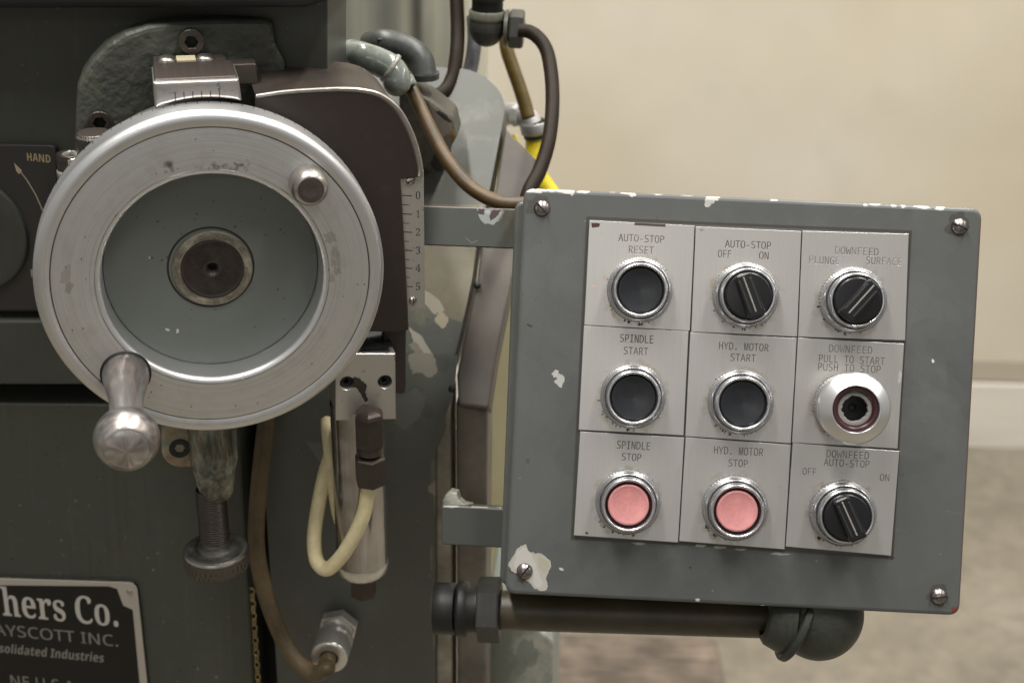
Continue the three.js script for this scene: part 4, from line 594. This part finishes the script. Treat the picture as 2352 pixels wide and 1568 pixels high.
  const selector = (i, label, angle) => {
    const [o, c] = operator(i, 'selector_switch', label, 0.0190), k = new THREE.Matrix4().makeRotationZ(angle).setPosition(c.x, c.y, 0);
    const kn = part(o, 'selector_knob', lathe([[0, 0.0205], [0.0118, 0.0205], [0.0129, 0.0198], [0.0131, 0.0185], [0.0131, 0.012]].reverse(), 56).translate(c.x, c.y, 0), M.knobBlack);
    const bar = slab(rounded([[-0.0050, -0.0126], [0.0050, -0.0126], [0.0046, 0.0124], [-0.0046, 0.0124]], 0.002), 0.020, 0.0285, 0.0012).applyMatrix4(k);
    part(o, 'selector_grip', bar, M.knobBlack);
    part(o, 'pointer_line', box(0.0009, 0.0205, 0.0008, 0.0003, -0.0002, 0.0006, 0.0285).applyMatrix4(k), std({ color: '#8b8780', roughness: 0.5 }));
    for (const s of [-1, 1]) part(o, 'grip_flute', box(0.0012, 0.019, 0.0008, 0.0004, s * 0.0031, 0, 0.0284).applyMatrix4(k), std({ color: '#2a2a2c', roughness: 0.4 }));
  };
  button(0, 'black push button under AUTO-STOP RESET', M.capBlack, 0); button(3, 'black push button under SPINDLE START', M.capBlack, 0); button(4, 'black push button under HYD. MOTOR START', M.capBlack, 0);
  button(6, 'pink push button under SPINDLE STOP', M.capPink, 0.001); button(7, 'pink push button under HYD. MOTOR STOP', M.capPink, 0.001);
  selector(1, 'black selector under AUTO-STOP OFF ON', 0.40); selector(2, 'black selector under DOWNFEED PLUNGE SURFACE', -0.68); selector(8, 'black selector under DOWNFEED AUTO-STOP OFF ON', 0.47);
  { // pull knob with broken centre
    const [o, c] = operator(5, 'pull_knob', 'silver mushroom pull knob with broken red centre', 0.0150), up = 0.0065;
    part(o, 'mushroom_head', lathe([[0.0126, 0.0240], [0.0128, 0.0262], [0.0134, 0.0265], [0.0190, 0.0222], [0.0200, 0.0208], [0.0202, 0.0192], [0.0192, 0.0178], [0.0120, 0.017], [0.0112, 0.006]].reverse(), 80).translate(c.x, c.y, up), M.satin);
    part(o, 'red_insert', lathe([[0.0092, 0.0215], [0.0096, 0.0238], [0.0106, 0.0248], [0.0118, 0.0250], [0.0125, 0.0244], [0.0127, 0.0230]].reverse(), 48).translate(c.x, c.y, up), M.redRing);
    const jag = Array.from({ length: 56 }, (_, i) => { const a = (i / 56) * 6.283, r = 0.0068 + 0.0005 * noise(Math.cos(a) * 3, Math.sin(a) * 3, 5) * 2 + 0.0003 * rnd(); return [c.x + r * Math.cos(a), c.y + r * Math.sin(a)]; });
    part(o, 'broken_insert', slab(circle(c.x, c.y, 0.0096, 48), 0.019, 0.0226, 0.0006, [jag]).translate(0, 0, up), M.putty);
    part(o, 'knob_bottom', lathe([[0, 0.015], [0.0022, 0.0148], [0.0026, 0.0135], [0.011, 0.0135]].reverse(), 40).translate(c.x, c.y, up), std({ color: '#141312', roughness: 0.5 }));
  }
}

// arms that carry the box
{
  const z = -0.03, t = thing('upper_bracket_arm', 'upper grey flat bracket arm with scratched white chip, left of the control box', 'bracket arm', P, P.hit(1080, 565, z));
  const tx = surface(P, z, [940, 460, 1260, 580], 1024, '#484b47', 0.012, (g, m) => {
    ragged(g, m, [[1094, 477], [1158, 481], [1156, 494], [1146, 508], [1130, 516], [1112, 514], [1102, 500]], '#8f9391', 4); ragged(g, m, [[1098, 480], [1114, 481], [1110, 494], [1100, 492]], '#4a3a38', 3); ragged(g, m, [[1130, 482], [1152, 483], [1140, 498], [1128, 506], [1124, 498]], '#4a3a38', 3); blot(g, m, 1120, 486, 5, 4, '#a9acaa');
    stroke(g, m, [[975, 473], [1096, 478], [1200, 482]], '#71686a', 7); stroke(g, m, [[1070, 546], [1084, 558], [1096, 552]], 'rgba(130,134,130,0.6)', 6); stroke(g, m, [[975, 562], [1180, 570]], 'rgba(30,28,24,0.9)', 9);
    for (let i = 0; i < 40; i++) blot(g, m, 1150 + rnd() * 40, 480 + rnd() * 85, 3 + rnd() * 6, 4 + rnd() * 10, 'rgba(70,66,48,0.3)');
  });
  part(t, 'arm', slab(P.pts(z, [[880, 470], [1260, 482], [1260, 574], [880, 558]]), z - 0.008, z, 0.0006), std({ map: tx.map, roughness: 0.42 }));
}
{
  const z = -0.04, t = thing('lower_bracket_arm', 'lower short grey bracket arm with flaked paint, left of the control box', 'bracket arm', P, P.hit(1080, 1250, z));
  const tx = surface(P, z, [990, 1120, 1240, 1270], 512, '#464945', 0.014, (g, m) => { stroke(g, m, [[1015, 1163], [1060, 1164], [1156, 1170]], '#8f8880', 7); for (let i = 0; i < 8; i++) blot(g, m, 1020 + rnd() * 130, 1163, 12, 3, '#b7b4aa'); blot(g, m, 1046, 1150, 30, 14, '#b7b6aa'); });
  part(t, 'arm', slab(rounded(P.pts(z, [[1014, 1160], [1220, 1168], [1220, 1262], [1014, 1250]]), [0.003, 0, 0, 0.003]), z - 0.01, z, 0.0008), std({ map: tx.map, roughness: 0.45 }));
  part(t, 'weld_bead', slab(P.pts(z - 0.004, [[1016, 1150], [1022, 1138], [1034, 1128], [1050, 1132], [1054, 1148], [1066, 1158], [1084, 1162], [1080, 1168], [1016, 1168]]), z - 0.02, z - 0.004, 0.0015), std({ map: rep(mottle('#85857b', 0.5, [1, 1, 1], 6, 120), 20), roughness: 0.6 }));
}

// cream post seen between the machine and the box
{
  const d = 1.25, t = thing('cream_post', 'narrow cream yellow upright strip between machine side and control box', 'post', WORLD, at(1160, 1310, d));
  const a = at(1160, 620, d), b = at(1135, 1312, d);
  const g = slab(rounded(B.pts(B.local(b).z, [[1112, 640], [1190, 640], [1175, 1350], [1112, 1350]]), 0), -0.03, 0, 0.002).applyQuaternion(B.q).translate(...B.o.toArray()).translate(...V(0, 0, B.local(b).z).applyQuaternion(B.q).toArray());
  part(t, 'strip', g, M.creamPost);
}

// ================================================================ conduit pipe below the box
{
  const dp = 0.835, p0 = at(1132, 1400, dp + 0.01), p1 = at(1800, 1420, dp - 0.005);
  const t = thing('conduit_pipe', 'dark olive conduit pipe with hexagonal fitting running below the control box', 'pipe', WORLD, p0);
  const r = 46 * dp / F, dir = p1.clone().sub(p0), len = dir.length(), q = new THREE.Quaternion().setFromUnitVectors(V(0, 1, 0), dir.clone().normalize());
  const onPipe = (g) => g.applyQuaternion(q).translate(p0.x, p0.y, p0.z);
  part(t, 'pipe', onPipe(latheY([[r, 0], [r, len]], 40)), M.pipe);
  part(t, 'hex_nut', onPipe(slab(hexPts(0, 0, 76 * dp / F, 0.35), -0.009, 0.005, 0.0015).rotateX(-Math.PI / 2)), std({ map: rep(mottle('#3a3a38', 0.3, [1, 1, 1], 5, 130), 12), roughness: 0.42, metalness: 0.3 }));
  part(t, 'lock_nut', onPipe(latheY([[0.010, -0.022], [62 * dp / F, -0.022], [65 * dp / F, -0.020], [65 * dp / F, -0.016], [54 * dp / F, -0.015], [54 * dp / F, -0.009]], 40)), M.rubber);
  part(t, 'wall_bushing', onPipe(latheY([[0.010, -0.036], [60 * dp / F, -0.036], [60 * dp / F, -0.0235], [0.01, -0.0233]], 40)), M.rubber);
  const t2 = thing('conduit_elbow', 'dark green painted conduit elbow below the lower right of the control box', 'pipe elbow', WORLD, at(1870, 1440, 0.82));
  const c = at(1880, 1408, 0.815), el = 104 * 0.815 / F, px = 0.815 / F;
  const mat = std({ map: rep(mottle('#34372f', 0.25, [1.2, 1, 0.8], 5, 131), 6), roughness: 0.45, bumpMap: rep(castBump, 6), bumpScale: 0.00015 });
  const put = (g, tilt = 0) => g.rotateZ(tilt).applyQuaternion(camera.quaternion).translate(c.x, c.y, c.z);
  part(t2, 'elbow_body', put(new THREE.SphereGeometry(el, 48, 32).scale(1, 1.04, 0.8)), mat);
  part(t2, 'elbow_flange', put(latheY([[0, -9 * px], [88 * px, -10 * px], [93 * px, -6 * px], [93 * px, 4 * px], [88 * px, 10 * px], [0, 10 * px]], 48).rotateZ(Math.PI / 2 - 0.42).translate(-52 * px, -22 * px, 0)), mat);
  part(t2, 'elbow_socket', put(latheY([[47 * px, 52 * px], [60 * px, 50 * px], [68 * px, 44 * px], [82 * px, 10 * px], [84 * px, -10 * px]], 44).rotateZ(Math.PI / 2 - 0.15).translate(-74 * px, -10 * px, 0)), mat);
  part(t2, 'riser', new THREE.CylinderGeometry(0.013, 0.013, 0.05, 32).translate(c.x, c.y + 0.03, c.z - 0.012), mat);
}

// timber under the machine, on the floor
{
  const y = 0.0, f = (px, py, h) => { const r = ray(px, py), k = (h - camera.position.y) / r.y; return camera.position.clone().addScaledVector(r, k); };
  const h = 0.14, a = f(1270, 1452, h), b = f(1646, 1460, h), z1 = f(1460, 1700, h).z, z0 = a.z;
  const t = thing('timber_skid', 'weathered brown timber skid lying on the floor under the machine', 'timber', WORLD, V((a.x + b.x) / 2, 0, z0));
  const wood = dataTex(512, 512, (u, v) => { const g = fbm(u * 3, v * 60, 4) * 0.6 + fbm(u * 9, v * 140, 6) * 0.35, s = fbm(u * 5, v * 5, 9), k = 1 + g * 0.8 + s * 0.5; return [102 * k, 91 * k, 80 * k].map((c) => Math.max(0, Math.min(255, c))); });
  part(t, 'timber_block', box(b.x - a.x, h, z1 - z0 + 0.1, 0.006, (a.x + b.x) / 2, h / 2, (z0 + z1) / 2 + 0.05), std({ map: wood, roughness: 0.8, bumpMap: rep(castBump, 2, 8), bumpScale: 0.002 }));
}

// ================================================================ hoses and fittings, upper right
{
  const q = (x, y, d) => at(x, y, d);
  const hose = (name, label, pts, rpx, d, mat) => { const t = thing(name, label, 'hose', WORLD, q(...pts[0])); part(t, 'hose', tube(pts.map((p) => q(...p)), rpx * d / F, 120, 16), mat); };
  hose('olive_hose', 'olive brown hose sagging from the painted elbow to the control box', [[930, 172, 0.88], [942, 200, 0.875], [961, 239, 0.87], [993, 306, 0.862], [1028, 369, 0.855], [1070, 420, 0.85], [1112, 450, 0.845], [1155, 466, 0.842], [1200, 468, 0.84], [1260, 462, 0.84]], 16.5, 0.86, M.hoseOlive);
  hose('looped_dark_hose', 'dark brown hose looping from the upper right connector down behind the box', [[1190, 70, 0.95], [1214, 72, 0.95], [1236, 86, 0.948], [1254, 112, 0.944], [1265, 160, 0.936], [1269, 240, 0.92], [1260, 325, 0.905], [1240, 390, 0.895], [1215, 440, 0.885], [1200, 500, 0.88]], 16.5, 0.92, M.hoseDark);
  hose('black_hose', 'black hose coming down beside the column and curving left to its fitting', [[1046, -80, 0.97], [1049, 0, 0.968], [1051, 70, 0.965], [1048, 130, 0.96], [1038, 180, 0.957], [1020, 210, 0.953], [998, 220, 0.95], [965, 212, 0.95], [945, 200, 0.95]], 16.5, 0.96, M.hoseDark);
  hose('grey_hose', 'smooth grey hose hanging from the dark connector beside the black hose', [[1088, 40, 1.0], [1090, 90, 0.995], [1084, 140, 0.99], [1072, 185, 0.985], [1052, 220, 0.98], [1020, 232, 0.975], [970, 220, 0.975]], 17, 0.985, M.hoseGrey);
  hose('mustard_hose', 'mustard brown hose running from the dark connector down to the white fitting', [[1160, 70, 1.02], [1164, 112, 1.02], [1176, 150, 1.02], [1190, 190, 1.02], [1203, 230, 1.02], [1214, 270, 1.02]], 16, 1.02, std({ map: rep(mottle('#574512', 0.25, [1.4, 1, 0.6], 4, 141), 4, 1), roughness: 0.42 }));
  // dark connector, upper right
  const d = 0.97, t = thing('dark_conduit_connector', 'dark conduit connector elbow at the top, right of the column', 'connector', WORLD, q(1115, 105, d)), k = d / F, c = q(1118, 60, d);
  const put = (g) => g.applyQuaternion(Q(0, -4, -1)).translate(c.x, c.y, c.z), dk = std({ map: rep(mottle('#343430', 0.3, [1.2, 1.1, 0.8], 6, 142), 10), roughness: 0.42 });
  part(t, 'connector_neck', put(latheY([[36 * k, 36 * k], [36 * k, 60 * k], [42 * k, 64 * k], [42 * k, 160 * k]], 36)), M.rubber);
  part(t, 'connector_collar', put(latheY([[36 * k, 14 * k], [41 * k, 16 * k], [42 * k, 22 * k], [42 * k, 34 * k], [38 * k, 38 * k]], 36)), std({ map: rep(mottle('#6a6a5c', 0.25, [1, 1, 1], 6, 143), 8), roughness: 0.4 }));
  part(t, 'connector_body', put(mergeGeometries([new THREE.SphereGeometry(42 * k, 32, 24).scale(1, 1.12, 1), new THREE.CylinderGeometry(40 * k, 42 * k, 30 * k, 32).translate(0, 8 * k, 0)])), dk);
  part(t, 'connector_nut', put(slab(hexPts(0, 0, 44 * k, 0.2), 0, 34 * k, 0.002).rotateY(Math.PI / 2).translate(52 * k, -2 * k, 0)), dk);
  part(t, 'connector_band', put(new THREE.CylinderGeometry(42 * k, 42 * k, 8 * k, 36).rotateZ(Math.PI / 2).translate(46 * k, -2 * k, 0)), std({ color: '#55564c', roughness: 0.4 }));
  // painted elbow on the left
  const d2 = 0.86, k2 = d2 / F, t2 = thing('painted_elbow', 'glossy grey painted pipe elbow with chipped collar behind the guard', 'pipe elbow', WORLD, q(900, 175, d2));
  const pm = std({ map: rep(mottle('#777d76', 0.16, [1, 1, 1], 5, 144), 4), roughness: 0.18, clearcoat: 0.5, clearcoatRoughness: 0.15 }), e0 = q(838, 128, d2), e1 = q(905, 152, d2 - 0.004), e2 = q(930, 200, d2 - 0.004);
  part(t2, 'elbow_body', mergeGeometries([tube([q(806, 122, d2 + 0.01), q(838, 131, d2), q(872, 143, d2), q(898, 158, d2), q(910, 176, d2), q(912, 190, d2)], 33 * k2, 50, 24), new THREE.SphereGeometry(33 * k2, 28, 20).translate(...q(911, 188, d2).toArray())]), pm);
  const dir = e2.clone().sub(e1).normalize(), qq = new THREE.Quaternion().setFromUnitVectors(V(0, 1, 0), dir);
  part(t2, 'collar', latheY([[20 * k2, -5 * k2], [35 * k2, -5 * k2], [37 * k2, 0], [37 * k2, 6 * k2], [20 * k2, 9 * k2]], 36).applyQuaternion(Q(0, 0, -125)).translate(...q(896, 156, d2).toArray()), std({ map: rep(mottle('#a3a197', 0.5, [1, 1, 1], 7, 145), 12), roughness: 0.4 }));
  part(t2, 'end_ring', latheY([[17 * k2, -14 * k2], [24 * k2, -12 * k2], [24 * k2, 10 * k2], [17 * k2, 12 * k2]], 36).applyQuaternion(qq).translate(...q(932, 192, d2 + 0.004).toArray()), pm);
  part(t2, 'pipe_nipple', tube([q(800, 122, d2 + 0.012), q(845, 128, d2 + 0.004)], 20 * k2, 8, 20), pm);
  const d3 = 0.9, k3 = d3 / F, t3 = thing('dark_elbow', 'dark grey pipe elbow partly hidden behind the glossy painted elbow', 'pipe elbow', WORLD, q(960, 170, d3));
  const gm = std({ map: rep(mottle('#393c39', 0.3, [1, 1, 1], 5, 146), 10), roughness: 0.4 });
  part(t3, 'elbow_body', tube([q(850, 104, d3 + 0.01), q(885, 100, d3), q(930, 112, d3), q(962, 138, d3), q(972, 180, d3)], 33 * k3, 50, 24), gm);
  part(t3, 'end_ring', new THREE.CylinderGeometry(37 * k3, 37 * k3, 14 * k3, 30).translate(...q(972, 172, d3).toArray()), gm);
  part(t3, 'lock_lever', box(0.006, 0.006, 0.01, 0.001, 0, 0, 0).translate(...q(878, 95, d3 - 0.004).toArray()), M.rubber);
  const bw = -0.09, t4 = thing('filler_bracket', 'added dark bracket with brown stains, filling the shadowed hollow behind the sagging olive hose', 'bracket', B, B.hit(980, 395, bw));  // added piece, its dark colour stands for the shadowed hollow behind the hose
  const jt = surface(B, bw, [900, 190, 1070, 420], 512, '#4b473f', 0.04, (g, m) => {
    ragged(g, m, [[985, 235], [1034, 272], [1044, 316], [1030, 346], [1010, 330], [1000, 290]], '#736b60', 5); blot(g, m, 1020, 268, 22, 6, '#2b2620', 0.7); blot(g, m, 1040, 315, 7, 18, '#6d5636', -0.2); blot(g, m, 1012, 372, 20, 26, '#2c2924');
    for (let i = 0; i < 60; i++) blot(g, m, 930 + rnd() * 110, 210 + rnd() * 190, 4 + rnd() * 10, 6 + rnd() * 22, `rgba(${rnd() < 0.5 ? '24,22,18' : '120,108,88'},${0.2 * rnd()})`, rnd());
  });
  part(t4, 'bracket', slab(rounded(B.pts(bw, [[915, 190], [985, 226], [1038, 268], [1049, 316], [1030, 346], [1022, 396], [985, 400], [950, 380], [915, 370]]), 0.003), bw - 0.03, bw, 0.003), std({ map: jt.map, roughness: 0.45 }));
  // white fitting and yellow cable
  const d5 = 1.05, k5 = d5 / F, t5 = thing('grey_cable_connector', 'pale grey cable connector holding the yellow cable at the machine edge', 'connector', WORLD, q(1222, 300, d5));
  part(t5, 'connector_body', tube([q(1165, 262, d5 + 0.02), q(1192, 262, d5), q(1212, 272, d5), q(1222, 290, d5)], 26 * k5, 30, 22), M.white);
  part(t5, 'connector_nut', slab(hexPts(0, 0, 27 * k5, 0.2), -7 * k5, 7 * k5, 0.0015).applyQuaternion(Q(0, 60, 0)).translate(...q(1186, 264, d5 - 0.004).toArray()), M.white);
  part(t5, 'strain_ring', latheY([[18 * k5, -14 * k5], [31 * k5, -13 * k5], [32 * k5, -4 * k5], [32 * k5, 10 * k5], [28 * k5, 14 * k5]], 32).applyQuaternion(Q(0, 0, 8)).translate(...q(1227, 292, d5 - 0.004).toArray()), M.white);
  part(t5, 'rubber_sleeve', latheY([[17 * k5, -20 * k5], [26 * k5, -18 * k5], [26 * k5, -8 * k5]], 28).applyQuaternion(Q(0, 0, 8)).translate(...q(1227, 297, d5 - 0.004).toArray()), M.rubber);
  hose('yellow_cable', 'bright yellow cable hanging from the pale connector behind the box', [[1226, 300, d5], [1228, 330, d5], [1228, 370, d5], [1236, 400, d5], [1262, 440, d5], [1300, 490, d5]], 21, d5, M.yellow);
  hose('thin_yellow_cable', 'thin yellow cable left of the thick yellow cable behind the box', [[1180, 310, d5 + 0.03], [1190, 340, d5 + 0.03], [1200, 375, d5 + 0.03], [1215, 420, d5 + 0.03], [1240, 480, d5 + 0.03]], 7, d5, M.yellow);
}

renderer.render(scene, camera);
